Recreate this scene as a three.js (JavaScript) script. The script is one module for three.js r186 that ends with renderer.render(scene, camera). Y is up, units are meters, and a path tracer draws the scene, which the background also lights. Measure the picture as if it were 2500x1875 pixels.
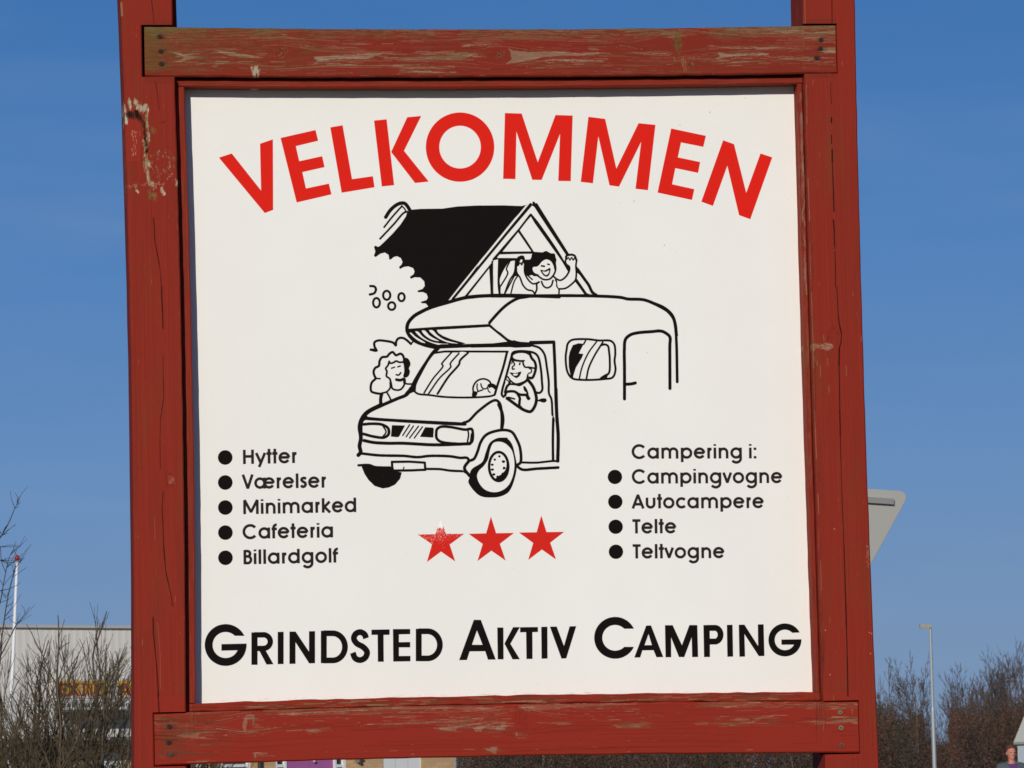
import * as THREE from 'three';
import { mergeGeometries } from 'three/addons/utils/BufferGeometryUtils.js';
import { MarchingCubes } from 'three/addons/objects/MarchingCubes.js';

// ------------------------------------------------------------------ camera, sky, sun, exposure
const scene = new THREE.Scene();
const FOCAL = 11400;                                        // of a photograph 2500 x 1875 pixels
const camera = new THREE.PerspectiveCamera(2 * Math.atan(937.5 / FOCAL) * 180 / Math.PI, 4 / 3, 0.1, 3000);
camera.position.set(0, 1.6, 0);
camera.rotation.set(Math.atan(962.5 / FOCAL), 0, -0.0229);
camera.focus = 9.4; camera.userData.fStop = 64;               // a long compact zoom: the far things are a touch soft
camera.updateMatrixWorld();
const renderer = new THREE.WebGLRenderer({ antialias: true });
renderer.toneMapping = THREE.LinearToneMapping;
renderer.toneMappingExposure = 1;
renderer.shadowMap.enabled = true;
renderer.shadowMap.type = THREE.PCFSoftShadowMap;

const h2 = (x, y) => { let n = (x * 374761393 + y * 668265263) | 0; n = Math.imul(n ^ (n >>> 13), 1274126177); return ((n ^ (n >>> 16)) >>> 0) / 4294967296; };
function noise(x, y) {
  const i = Math.floor(x), j = Math.floor(y), u = x - i, v = y - j, s = u * u * (3 - 2 * u), t = v * v * (3 - 2 * v);
  return (h2(i, j) * (1 - s) + h2(i + 1, j) * s) * (1 - t) + (h2(i, j + 1) * (1 - s) + h2(i + 1, j + 1) * s) * t;
}
const fbm = (x, y) => 0.5 * noise(x, y) + 0.27 * noise(2.1 * x + 7, 2.1 * y) + 0.15 * noise(4.3 * x, 4.3 * y + 3) + 0.08 * noise(8.9 * x, 8.9 * y);
const YAW = 0.1274;                                         // how far the sign is turned
const sunDir = new THREE.Vector3(-0.375, 0.40, 1).normalize().applyAxisAngle(new THREE.Vector3(0, 1, 0), YAW);
{
  const W = 2048, H = 2048, data = new Float32Array(W * H * 4);
  // clear winter sky: elevation in degrees -> linear colour
  const stops = [[-90, 0.16, 0.15, 0.12], [-1.5, 0.19, 0.21, 0.24], [0, 0.205, 0.292, 0.43], [1.5, 0.182, 0.292, 0.47], [3.5, 0.14, 0.272, 0.505],
    [6, 0.092, 0.227, 0.495], [9.4, 0.054, 0.174, 0.435], [14, 0.042, 0.138, 0.37], [30, 0.028, 0.088, 0.26], [90, 0.018, 0.058, 0.185]];
  for (let y = 0; y < H; y++) {
    const el = (y + 0.5) / H * 180 - 90;
    let k = 0; while (k < stops.length - 2 && el > stops[k + 1][0]) k++;
    const a = stops[k], b = stops[k + 1]; let t = Math.min(1, Math.max(0, (el - a[0]) / (b[0] - a[0])));
    const ce = Math.cos(el * Math.PI / 180), se = Math.sin(el * Math.PI / 180), band = el > 0.5 && el < 40 ? Math.min(1, (el - 0.5) / 2) * Math.exp(-(((el - 6) / 9) ** 2)) : 0;
    for (let x = 0; x < W; x++) {
      const phi = ((x + 0.5) / W - 0.5) * 2 * Math.PI, g = Math.max(0, ce * Math.cos(phi) * sunDir.x + se * sunDir.y + ce * Math.sin(phi) * sunDir.z), glow = el > -1 ? 0.07 * Math.pow(g, 6) + 0.5 * Math.pow(g, 60) : 0;
      const wisp = band ? band * (0.07 * Math.max(0, fbm(phi * 9 + el * 0.15, el * 1.1 + phi * 2) - 0.5) + 0.012 * (fbm(phi * 40, el * 7) - 0.5)) : 0;   // thin streaks of high haze
      const i = (y * W + x) * 4;
      for (let c = 0; c < 3; c++) data[i + c] = a[c + 1] + (b[c + 1] - a[c + 1]) * t + glow * [1, 0.92, 0.8][c] + wisp * [1.1, 1, 0.7][c];
      data[i + 3] = 1;
    }
  }
  const t = new THREE.DataTexture(data, W, H, THREE.RGBAFormat, THREE.FloatType);
  t.mapping = THREE.EquirectangularReflectionMapping; t.magFilter = t.minFilter = THREE.LinearFilter; t.needsUpdate = true;
  scene.background = t; scene.environment = t;
}
const sun = new THREE.DirectionalLight(new THREE.Color(1, 0.955, 0.885), 3.15);
sun.position.copy(sunDir).multiplyScalar(60).add(new THREE.Vector3(0, 2, -10));
sun.target.position.set(0, 2, -10);
sun.castShadow = true;
sun.shadow.mapSize.set(2048, 2048);
Object.assign(sun.shadow.camera, { left: -30, right: 30, top: 30, bottom: -30, near: 1, far: 300 });
scene.add(sun, sun.target);

// ------------------------------------------------------------------ helpers
let seed = 7;
const rnd = () => { seed = (seed * 1664525 + 1013904223) >>> 0; return seed / 4294967296; };
const rr = (a, b) => a + (b - a) * rnd();
const V = (x, y, z) => new THREE.Vector3(x, y, z);
// the direction in which the photograph saw a point: used to measure real places on real planes
const ray = (px, py) => V((px - 1250) / FOCAL, -(py - 937.5) / FOCAL, -1).applyQuaternion(camera.quaternion);
const at = (px, py, depth) => { const d = ray(px, py); return d.multiplyScalar(depth / -d.z).add(camera.position); };
function onPlane(px, py, frame, z = 0) {                    // own (x, y) of a point on the plane z of a turned frame
  const inv = frame.matrixWorld.clone().invert(), o = camera.position.clone().applyMatrix4(inv), d = ray(px, py).transformDirection(inv);
  const t = (z - o.z) / d.z; return [o.x + d.x * t, o.y + d.y * t];
}
const names = {};
const numbered = (n) => { const k = (names[n] = (names[n] ?? -1) + 1); return k ? n + '_' + String(k).padStart(3, '0') : n; };
function tag(o, label, category, group, kind) {
  if (label) o.userData.label = label; if (category) o.userData.category = category; if (group) o.userData.group = group; if (kind) o.userData.kind = kind;
  return o;
}
function thing(name, label, category, pos = [0, 0, 0], turn = 0, group) {
  const g = new THREE.Group(); g.name = numbered(name); g.position.set(...pos); g.rotation.y = turn; scene.add(g); g.updateMatrixWorld(true);
  return tag(g, label, category, group);
}
function part(name, geo, mat, parent) {
  const m = new THREE.Mesh(Array.isArray(geo) ? mergeGeometries(geo.map(flat)) : geo, mat); m.name = parent === scene ? numbered(name) : name;
  m.castShadow = m.receiveShadow = true; parent.add(m); return m;
}
const flat = (g) => { const n = g.index ? g.toNonIndexed() : g; for (const k of Object.keys(n.attributes)) if (!['position', 'normal', 'uv'].includes(k)) n.deleteAttribute(k); if (!n.attributes.uv) n.setAttribute('uv', new THREE.BufferAttribute(new Float32Array(n.attributes.position.count * 2), 2)); return n; };
const box = (x0, x1, y0, y1, z0, z1) => new THREE.BoxGeometry(x1 - x0, y1 - y0, z1 - z0).translate((x0 + x1) / 2, (y0 + y1) / 2, (z0 + z1) / 2);
const std = (color, roughness = 0.8, more = {}) => new THREE.MeshStandardMaterial({ color: Array.isArray(color) ? new THREE.Color().setRGB(...color) : color, roughness, ...more });
const canvas = (w, h) => { const c = document.createElement('canvas'); c.width = w; c.height = h; return c; };
function tex(c, srgb = true) { const t = new THREE.CanvasTexture(c); if (srgb) t.colorSpace = THREE.SRGBColorSpace; t.wrapS = t.wrapT = THREE.RepeatWrapping; return t; }
function noiseTex(size, fn, srgb = true) {
  const c = canvas(size, size), g = c.getContext('2d'), d = g.createImageData(size, size);
  for (let y = 0; y < size; y++) for (let x = 0; x < size; x++) { const v = fn(x / size, y / size), i = (y * size + x) * 4; d.data[i] = v[0]; d.data[i + 1] = v[1]; d.data[i + 2] = v[2]; d.data[i + 3] = 255; }
  g.putImageData(d, 0, 0); return tex(c, srgb);
}
// tube along points with radii r0..r1
function limb(points, r0, r1, sides = 5) {
  const pos = [], idx = [], n = points.length, up = V(0.31, 0.2, 0.93);
  for (let i = 0; i < n; i++) {
    const d = points[Math.min(n - 1, i + 1)].clone().sub(points[Math.max(0, i - 1)]).normalize(), a = d.clone().cross(up).normalize(), b = a.clone().cross(d), r = r0 + (r1 - r0) * i / (n - 1);
    for (let k = 0; k < sides; k++) { const q = k / sides * 2 * Math.PI, p = points[i].clone().addScaledVector(a, Math.cos(q) * r).addScaledVector(b, Math.sin(q) * r); pos.push(p.x, p.y, p.z); }
  }
  for (let i = 0; i < n - 1; i++) for (let k = 0; k < sides; k++) { const a = i * sides + k, b = i * sides + (k + 1) % sides; idx.push(a, b, a + sides, b, b + sides, a + sides); }
  const g = new THREE.BufferGeometry(); g.setAttribute('position', new THREE.Float32BufferAttribute(pos, 3)); g.setIndex(idx); g.computeVertexNormals();
  g.setAttribute('uv', new THREE.Float32BufferAttribute(new Float32Array(n * sides * 2), 2)); return g;
}

// ------------------------------------------------------------------ ground
{
  const t = noiseTex(512, (x, y) => { const n = fbm(x * 40, y * 40), m = fbm(x * 6 + 3, y * 6); return [55 + 42 * n + 20 * m, 58 + 42 * n + 8 * m, 30 + 24 * n]; });
  t.repeat.set(400, 400);
  const g = new THREE.PlaneGeometry(3000, 3000).rotateX(-Math.PI / 2);
  const m = part('ground', g, new THREE.MeshStandardMaterial({ map: t, roughness: 0.95 }), scene); tag(m, '', '', '', 'structure');
  const pv = part('pavement', box(3.5, 13, -0.05, 0.09, -90, -78), std([0.22, 0.21, 0.2], 0.9), scene); tag(pv, '', '', '', 'structure');
}

// ------------------------------------------------------------------ the welcome sign
const sign = thing('welcome_sign', 'large white campsite welcome board in a weathered red timber frame', 'sign', [-0.0217, 2.5, -9.405], YAW);
const loc = (px, py, z = 0) => onPlane(px, py, sign, z);
// quadratic through measured edge points: along = 'v' gives u(v), along = 'u' gives v(u)
function edge(pts, z, along) {
  const q = pts.map(([x, y]) => { const [u, v] = loc(x, y, z); return along === 'v' ? [v, u] : [u, v]; });
  const deg = Math.min(2, q.length - 1), A = [0, 1, 2].map(() => [0, 0, 0, 0]);
  for (const [t, w] of q) for (let i = 0; i <= deg; i++) { for (let j = 0; j <= deg; j++) A[i][j] += t ** (i + j); A[i][3] += w * t ** i; }
  const n = deg + 1;
  for (let i = 0; i < n; i++) for (let k = 0; k < n; k++) if (k !== i) { const f = A[k][i] / A[i][i]; for (let j = 0; j < 4; j++) A[k][j] -= f * A[i][j]; }
  const c = [0, 1, 2].map((i) => (i < n ? A[i][3] / A[i][i] : 0));
  const lo = Math.min(...q.map((p) => p[0])) - 0.06, hi = Math.max(...q.map((p) => p[0])) + 0.06;
  return (t) => { const s = Math.min(hi, Math.max(lo, t)); return c[0] + c[1] * s + c[2] * s * s; };
}
// timber swept between two edges; axis 'v' upright, 'u' lying
function timber(lo, hi, t0, t1, zf, zb, axis, { c = 0.0025, n = 48, rough = 0.0005, id = 1 } = {}) {
  const rows = [], pos = [], uv = [];
  for (let i = 0; i <= n; i++) {
    const t = t0 + (t1 - t0) * i / n, a = lo(t) + rough * (noise(t * 38 + id * 17, id) - 0.5) * 2, b = hi(t) + rough * (noise(t * 38 + id * 31, id + 9) - 0.5) * 2;
    rows.push([[a, zb], [a, zf - c], [a + c, zf], [b - c, zf], [b, zf - c], [b, zb]].map(([w, z]) => (axis === 'v' ? [w, t, z] : [t, w, z])));
  }
  const put = (p, s = 0) => { pos.push(...p); const d = -Math.min(0, p[2] - zf + c) * s; uv.push(...(axis === 'v' ? frameUV(p[0] + d, p[1]) : frameUV(p[0], p[1] + d))); };
  const quad = (a, b, c2, d, s = 0) => { put(a, s); put(b, s); put(c2, s); put(a, s); put(c2, s); put(d, s); };
  for (let i = 0; i < n; i++) for (let k = 0; k < 6; k++) {
    const A = rows[i], B = rows[i + 1], m = (k + 1) % 6, s = k === 0 ? 1 : k === 4 ? -1 : 0;
    axis === 'v' ? quad(A[k], A[m], B[m], B[k], s) : quad(B[k], B[m], A[m], A[k], s);
  }
  for (const [R, f] of [[rows[0], axis === 'v' ? 1 : 0], [rows[n], axis === 'v' ? 0 : 1]]) for (let k = 1; k < 5; k++) f ? (put(R[0]), put(R[k + 1]), put(R[k])) : (put(R[0]), put(R[k]), put(R[k + 1]));
  const g = new THREE.BufferGeometry(); g.setAttribute('position', new THREE.Float32BufferAttribute(pos, 3)); g.setAttribute('uv', new THREE.Float32BufferAttribute(uv, 2)); g.computeVertexNormals();
  return g;
}
const FU0 = -0.84, FV0 = -0.94, FS = 1.68;                  // the paint sheet covers this square of the frame
const frameUV = (u, v) => [(u - FU0) / FS, (v - FV0) / FS];

// ---- paint of the frame (colour and relief) drawn in the frame's own metres
const FP = 2048, paintC = canvas(FP, FP), reliefC = canvas(FP, FP), pc = paintC.getContext('2d'), rc = reliefC.getContext('2d');
const toSheet = ([u, v]) => [(u - FU0) / FS * FP, FP - (v - FV0) / FS * FP];
const fp = (px, py, z = 0) => toSheet(loc(px, py, z));
const KF = FP / FS / 1187;                                  // sheet pixels per photograph pixel
function line(pts, w, col, alpha = 1, relief = 0, z = 0) {
  const q = pts.map(([x, y]) => fp(x, y, z));
  for (const [g, c, a] of [[pc, col, alpha], ...(relief ? [[rc, relief > 0 ? '#fff' : '#000', Math.abs(relief)]] : [])]) {
    g.globalAlpha = a; g.strokeStyle = c; g.lineWidth = w * KF; g.lineCap = g.lineJoin = 'round'; g.beginPath(); q.forEach((p, i) => (i ? g.lineTo(...p) : g.moveTo(...p))); g.stroke(); g.globalAlpha = 1;
  }
}
function blot(pts, col, alpha = 1, relief = 0, z = 0) {     // patch with a ragged outline
  const q = []; for (let i = 0; i < pts.length; i++) { const a = pts[i], b = pts[(i + 1) % pts.length], n = Math.max(1, Math.round(Math.hypot(b[0] - a[0], b[1] - a[1]) / 5)); for (let k = 0; k < n; k++) q.push(fp(a[0] + (b[0] - a[0]) * k / n + rr(-1.2, 1.2), a[1] + (b[1] - a[1]) * k / n + rr(-1, 1), z)); }
  for (const [g, c, a] of [[pc, col, alpha], ...(relief ? [[rc, relief > 0 ? '#fff' : '#000', Math.abs(relief)]] : [])]) { g.globalAlpha = a; g.fillStyle = c; g.beginPath(); q.forEach((p, i) => (i ? g.lineTo(...p) : g.moveTo(...p))); g.fill(); g.globalAlpha = 1; }
}
function fibres(p) {                                       // grain of bare wood and slivers of paint left on it
  const xs = p.map((q) => q[0]), ys = p.map((q) => q[1]), x0 = Math.min(...xs), x1 = Math.max(...xs), y0 = Math.min(...ys), y1 = Math.max(...ys), n = Math.min(60, 4 + (x1 - x0) * (y1 - y0) / 60);
  for (let i = 0; i < n; i++) { const x = rr(x0 - 6, x1), y = rr(y0 - 1.5, y1 + 1.5), L = rr(5, 40); line([[x, y], [x + L, y + rr(-0.8, 0.8)]], rr(0.5, 1.5), ['#5d4a30', '#a79a82', '#7d3420', '#8a3522', '#6a5638'][i % 5], rr(0.25, 0.7), -0.08); }
}
const RED = [136, 40, 25], rgb = (r, g, b) => `rgb(${r | 0},${g | 0},${b | 0})`;
const shade = (k) => rgb(RED[0] * k, RED[1] * k, RED[2] * k);
const WOOD = ['#8f8067', '#7c6c50', '#9a8d76', '#74603f', '#857152'];
pc.fillStyle = rgb(...RED); pc.fillRect(0, 0, FP, FP); rc.fillStyle = '#808080'; rc.fillRect(0, 0, FP, FP);
function clipTo(quad, fn) { for (const g of [pc, rc]) { g.save(); g.beginPath(); quad.map((p) => fp(...p)).forEach((p, i) => (i ? g.lineTo(...p) : g.moveTo(...p))); g.closePath(); g.clip(); } fn(); pc.restore(); rc.restore(); }
function uprightGrain(x0, x1, lean, count) {
  for (let i = 0; i < count; i++) {
    const x = rr(x0, x1), y = rr(-30, 1850), L = rr(30, 420), w = rr(0.5, 2.6), k = rnd() < 0.55 ? rr(0.68, 0.95) : rr(1.03, 1.22), p = [];
    for (let s = 0; s <= 6; s++) { const yy = y + L * s / 6; p.push([x + (yy - 900) * lean + 3 * (noise(yy / 90, x) - 0.5), yy]); }
    line(p, w, shade(k), rr(0.05, 0.19), (k < 1 ? -1 : 1) * rr(0.02, 0.09));
  }
  for (let i = 0; i < 60; i++) { const [cx, cy] = [rr(x0, x1), rr(0, 1875)]; for (let j = 0; j < 14; j++) line([[cx + rr(-26, 26), cy + rr(-120, 120)], [cx + rr(-26, 26), cy + rr(-120, 120)]], rr(6, 22), i % 3 ? shade(i % 2 ? 0.8 : 1.12) : '#6a3a1c', 0.03); }
}
clipTo([[280, -60], [460, -60], [480, 1900], [300, 1900]], () => uprightGrain(285, 470, 0.018, 1700));
clipTo([[1930, -60], [2110, -60], [2170, 1900], [1960, 1900]], () => uprightGrain(1930, 2160, 0.031, 1700));
// rails: grain that flows round knots, weathered where the paint has gone
function railGrain(x0, x1, yT, yB, knots, wear, N) {
  const Y = (x, s) => { let q = s; for (const [kx, ks, kr] of knots) { const d = s - ks; q += Math.sign(d || 1) * kr * Math.exp(-(((x - kx) / (kr * 520)) ** 2)) * Math.exp(-Math.abs(d) / 0.34); } return yT(x) + (yB(x) - yT(x)) * q; };
  for (let i = 0; i < N * 3; i++) {
    const s = rnd(), x = rr(x0 - 100, x1), L = rr(40, 380), p = []; for (let k = 0; k <= 10; k++) { const xx = x + L * k / 10; p.push([xx, Y(xx, s)]); }
    const k = rnd() < 0.6 ? rr(0.65, 0.94) : rr(1.03, 1.2); line(p, rr(0.5, 2.4), shade(k), rr(0.1, 0.34), (k < 1 ? -1 : 1) * rr(0.05, 0.16));
  }
  for (let i = 0; i < N; i++) {
    const s = (i + 0.5) / N + rr(-0.3, 0.3) / N, kind = h2(i, 5); let run = [], col = WOOD[(i * 7) % 5];
    for (let x = x0; x <= x1; x += 4) {
      const w = wear(x, s), n = 0.55 * noise(x / 85 + i * 5.3, i * 3.1) + 0.3 * noise(x / 21, i * 9.7) + 0.15 * noise(x / 7, i * 2.3);
      if (n + w * 0.5 > 0.83 + 0.08 * kind) run.push([x, Y(x, s) + rr(-0.4, 0.4)]);
      else { if (run.length > 1) line(run, rr(0.45, 1.35), col, rr(0.3, 0.85), -rr(0.1, 0.22)); run = []; col = WOOD[Math.floor(rnd() * 5)]; }
    }
    if (run.length > 1) line(run, rr(0.5, 1.6), col, 0.6, -0.15);
  }
  return Y;
}
const lerp = (a, b, t) => a + (b - a) * Math.min(1, Math.max(0, t));
const topT = (x) => 64.5 + 6 * Math.sin(Math.PI * Math.min(1, Math.max(0, (x - 353) / 1689))) - 3.5 * (x - 353) / 1689, topB = (x) => 186 + 3 * Math.sin(Math.PI * (x - 353) / 1689) - 7.5 * (x - 353) / 1689;
const botT = (x) => lerp(1742, 1712, (x - 377) / 1720) - 8 * Math.sin(Math.PI * Math.min(1, Math.max(0, (x - 377) / 1720))), botB = (x) => lerp(1869, 1838, (x - 377) / 1720) - 6 * Math.sin(Math.PI * Math.min(1, Math.max(0, (x - 377) / 1720)));
clipTo([[352, 50], [2041.5, 45], [2041.5, 190], [352, 205]], () => {
  pc.fillStyle = rgb(125, 40, 24); const a = fp(330, 40), b = fp(2070, 210); pc.fillRect(a[0], a[1], b[0] - a[0], b[1] - a[1]);
  const wear = (x, s) => 0.45 + 0.4 * (fbm(x / 170, s * 3 + 4) - 0.45) * 2 + (s < 0.3 ? 0.32 * fbm(x / 90, 3) : 0) + (x < 700 ? 0.12 : 0) - (s > 0.82 ? 0.25 : 0) - 0.45 * Math.exp(-(((x - 940) / 55) ** 2)) * (1 - s) + 0.1 * Math.min(1, Math.max(0, (x - 1400) / 300));
  const knots = [[680, 0.52, 0.16], [1220, 0.55, 0.15], [1655, 0.35, 0.18], [1690, 0.8, 0.1]];
  const Y = railGrain(345, 2050, topT, topB, knots, wear, 104);
  // green-brown algae on the left end and along the top edge
  for (let i = 0; i < 1900; i++) { const x = 350 + 420 * rnd() ** 2.2, s = rnd() ** 1.5 * 0.9, y = lerp(topT(x), topB(x), s); line([[x, y], [x + rr(8, 40), y + rr(-1, 1)]], rr(1, 4), ['#5b4a1c', '#66522a', '#4e4417', '#6d5a34'][i % 4], 0.15); }
  for (let i = 0; i < 2200; i++) { const x = rr(345, 2045), y = topT(x) + 26 * rnd() ** 2; if (fbm(x / 120, 8) > 0.42) line([[x, y], [x + rr(6, 30), y + rr(-1, 1)]], rr(0.8, 3), ['#6b5836', '#7a6a48', '#5c4a28'][i % 3], 0.3, -0.05); }
  for (let i = 0; i < 2600; i++) { const x = rr(345, 2045), s = rnd(), y = lerp(topT(x), topB(x), s), k = fbm(x / 150 + 5, s * 2.6); if (k > 0.46) line([[x, y], [x + rr(10, 60), y + rr(-1, 1)]], rr(0.8, 3), ['#6a4526', '#5d3a1e', '#7a5a38', '#4f2a16'][i % 4], 0.14, -0.03); }
  // spear-shaped bare patches between the growth rings
  const S = 0.2803; const c1 = (p) => p.map(([x, y]) => [280 + x * S, y * S]), c7 = (p) => p.map(([x, y]) => [900 + x * 0.3617, 40 + y * 0.3617]), c2 = (p) => p.map(([x, y]) => [1600 + x * 0.2712, y * 0.2712]);
  const bare = (p, k = 0) => { blot(p, WOOD[k], 0.68, -0.18); fibres(p); fibres(p); };
  bare(c1([[470, 440], [570, 455], [640, 478], [740, 490], [660, 510], [600, 528], [520, 535], [590, 510], [600, 490]]));
  bare(c1([[1730, 488], [1860, 483], [2212, 458], [2212, 505], [1990, 510], [1880, 512], [1790, 535], [1730, 565], [1765, 520]]), 2);
  bare(c1([[860, 430], [1060, 458], [1280, 492], [1280, 500], [1000, 480]]), 0);
  bare(c1([[700, 550], [1000, 530], [1140, 540], [900, 552]]), 3);
  bare(c7([[0, 245], [110, 238], [60, 262], [0, 282]]), 0); bare(c7([[90, 285], [300, 272], [560, 262], [715, 247], [680, 272], [600, 292], [300, 292]]), 1);
  bare(c7([[280, 240], [480, 234], [720, 248], [560, 258], [430, 246]]), 4);
  bare(c7([[640, 190], [820, 178], [830, 186], [650, 196]]), 2);
  bare(c7([[948, 212], [985, 228], [1060, 236], [1260, 232], [1440, 246], [1560, 240], [1560, 250], [1420, 262], [1280, 262], [1160, 276], [1080, 298], [980, 312], [930, 318], [968, 282], [962, 250]]), 0);
  bare(c7([[1180, 290], [1380, 286], [1585, 296], [1580, 303], [1300, 296]]), 2); bare(c7([[1700, 246], [1940, 232], [1990, 232], [1860, 248]]), 1);
  bare(c7([[170, 340], [400, 335], [560, 350], [330, 352]]), 4); bare(c7([[200, 362], [420, 365], [560, 380], [300, 378]]), 0);
  bare(c2([[560, 470], [700, 482], [1020, 472], [1030, 490], [760, 500], [640, 508], [540, 530], [590, 498]]), 2);
  bare(c2([[480, 405], [700, 425], [1040, 420], [1240, 425], [1040, 434], [640, 432]]), 0); bare(c2([[520, 575], [760, 545], [1000, 540], [820, 556]]), 4);
  bare(c2([[1040, 540], [1200, 510], [1360, 505], [1500, 520], [1200, 535]]), 1); bare(c2([[960, 240], [1300, 262], [1420, 290], [1620, 262], [1620, 300], [1320, 295], [1100, 285]]), 1);
  bare(c2([[1500, 430], [1625, 425], [1628, 478], [1520, 475]]), 0); bare(c2([[60, 270], [240, 285], [220, 330], [150, 320], [60, 300]]), 3);
  for (const [kx, ks, r, tone] of [[685, 0.5, 17, 0], [1222, 0.56, 13, 1], [1655, 0.3, 15, 2], [1688, 0.8, 10, 2]]) {
    const y = lerp(topT(kx), topB(kx), ks);
    for (let i = 0; i < 150; i++) { const q = rr(0, 6.28), d = r * rnd() ** 0.6, x = kx + 1.25 * d * Math.cos(q), yy = y + d * Math.sin(q), dx = -Math.sin(q) * rr(1, 4), dy = Math.cos(q) * rr(1, 4); const k = rnd(); line([[x, yy], [x + dx, yy + dy]], rr(0.7, 2.2), k < 0.5 ? shade(rr(0.62, 1.05)) : k < (tone ? 0.85 : 0.7) ? ['#5e4f22', '#6e5b2e', '#4c3a1a'][i % 3] : WOOD[i % 5], rr(0.2, 0.55), (k < 0.5 ? 1 : -1) * 0.08); }
    for (let i = 0; i < 3; i++) line([[kx + rr(-3, 3), y + rr(-3, 3)], [kx + rr(-0.7, 0.7) * r, y + rr(-0.5, 0.5) * r]], 1, '#24120a', 0.5, -0.4);
  }
  for (let i = 0; i < 50; i++) line([[1655 + rr(-8, 10), 78 + rr(0, 40)], [1655 + rr(-8, 10), 84 + rr(0, 44)]], rr(1, 3), i % 2 ? '#6a5826' : '#57461c', 0.35);
  for (const [x, y, l] of [[1669, 138, 36], [1665, 142, 20], [1674, 146, 26], [1646, 136, 12], [1690, 150, 8]]) line([[x, y], [x + 3, y + l]], 2.2, '#8f7448', 0.6, -0.1);
  for (let i = 0; i < 20; i++) line([[613 + rr(0, 24), 158 + rr(0, 14)], [618 + rr(0, 18), 170 + rr(0, 16)]], rr(1, 4), '#a79c86', 0.6, -0.2);
  for (const y of [108, 130]) line([[1990, y * 0.98], [2042, y]], 1.2, '#3a2a18', 0.7, -0.5);
});
clipTo([[376, 1700], [2095, 1690], [2098, 1850], [374, 1885]], () => {
  pc.fillStyle = rgb(140, 40, 25); const a = fp(360, 1690), b = fp(2120, 1890); pc.fillRect(a[0], a[1], b[0] - a[0], b[1] - a[1]);
  const wear = (x, s) => 0.1 + 0.4 * (fbm(x / 190 + 9, s * 3) - 0.45) * 2 + (s < 0.42 ? 0.22 : -0.1) + 0.18 * Math.exp(-(((x - 400) / 150) ** 2)) + 0.22 * Math.exp(-(((x - 1080) / 330) ** 2)) * Math.exp(-(((s - 0.2) / 0.25) ** 2));
  railGrain(372, 2102, botT, botB, [[612, 0.25, 0.12], [1255, 0.32, 0.16], [1940, 0.25, 0.1]], wear, 96);
  const c3 = (p) => p.map(([x, y]) => [280 + x * 0.2803, 1600 + y * 0.2803]), c8 = (p) => p.map(([x, y]) => [900 + x * 0.3617, 1660 + y * 0.3617]), c4 = (p) => p.map(([x, y]) => [1700 + x * 0.226, 1550 + y * 0.226]);
  const bare = (p, k = 0, al = 0.85) => { blot(p, WOOD[k], al * 0.6, -0.15); fibres(p); fibres(p); };
  bare(c3([[540, 700], [620, 675], [830, 660], [740, 685], [725, 705], [840, 720], [700, 722], [600, 718]]), 2); bare(c3([[1115, 600], [1140, 520], [1180, 505], [1220, 520], [1205, 640], [1198, 560], [1160, 560], [1145, 670], [1125, 665]]), 2);
  bare(c3([[1650, 645], [1760, 638], [1810, 655], [1760, 675], [1700, 665]]), 0); bare(c3([[945, 690], [985, 688], [975, 705]]), 2); bare(c3([[1205, 850], [1240, 850], [1222, 915]]), 2);
  bare(c3([[1300, 512], [1700, 490], [2212, 470], [2212, 478], [1600, 504]]), 2); bare(c3([[1250, 855], [1320, 862], [1250, 870]]), 2);
  bare(c8([[435, 325], [560, 312], [700, 295], [900, 262], [740, 300], [600, 325], [590, 345], [500, 340]]), 2); bare(c8([[705, 325], [760, 310], [830, 300], [770, 325], [765, 350], [725, 348]]), 2); bare(c8([[860, 315], [930, 292], [925, 340], [870, 332]]), 2);
  bare(c8([[0, 295], [300, 285], [700, 268], [900, 240], [600, 285], [200, 300]]), 0); bare(c8([[0, 190], [400, 182], [760, 178], [900, 200], [780, 210], [560, 195], [200, 200]]), 2, 0.6);
  bare(c8([[1010, 170], [1300, 165], [1800, 155], [1820, 165], [1400, 182], [1200, 200], [1060, 210]]), 2, 0.6); bare(c8([[1140, 290], [1350, 288], [1340, 297]]), 0);
  bare(c8([[1640, 310], [1760, 300], [1890, 280], [1830, 325], [1700, 325]]), 3); bare(c8([[780, 460], [870, 450], [860, 500], [830, 490]]), 2); bare(c8([[990, 350], [1010, 350], [1003, 400]]), 2);
  bare(c4([[0, 950], [420, 950], [600, 925], [700, 890], [860, 875], [700, 905], [620, 950], [400, 985], [180, 965]]), 3); bare(c4([[1230, 950], [1380, 945], [1560, 915], [1740, 905], [1745, 960], [1660, 940], [1350, 965]]), 0);
  bare(c4([[1480, 880], [1740, 888], [1740, 896], [1460, 892]]), 2); bare(c4([[0, 735], [400, 735], [660, 722], [640, 770], [300, 780], [100, 775]]), 4, 0.5); bare(c4([[1080, 740], [1740, 730], [1745, 800], [1500, 790], [1200, 780]]), 4, 0.4);
  for (let i = 0; i < 260; i++) { const x = 385 + 150 * rnd() ** 2, y = lerp(botT(x), botB(x), rr(0.05, 0.85)); line([[x, y], [x + rr(10, 60), y + rr(-1, 1)]], rr(1, 3), ['#5a3a22', '#6a4a2c', '#4a3820'][i % 3], 0.25); }
  for (let i = 0; i < 120; i++) { const x = rr(1255, 1290), y = lerp(botT(x), botB(x), rr(0.1, 0.5)); line([[x, y], [x + rr(-3, 3), y + rr(-6, 6)]], rr(1, 3), shade(rr(0.75, 0.9)), 0.3, 0.1); }
  for (const s of [0.14, 0.42, 0.5]) line([[377, lerp(1742, 1869, s)], [405 + 60 * s, lerp(1742, 1869, s + 0.01)]], 1.1, '#2e1710', 0.7, -0.5);
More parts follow.
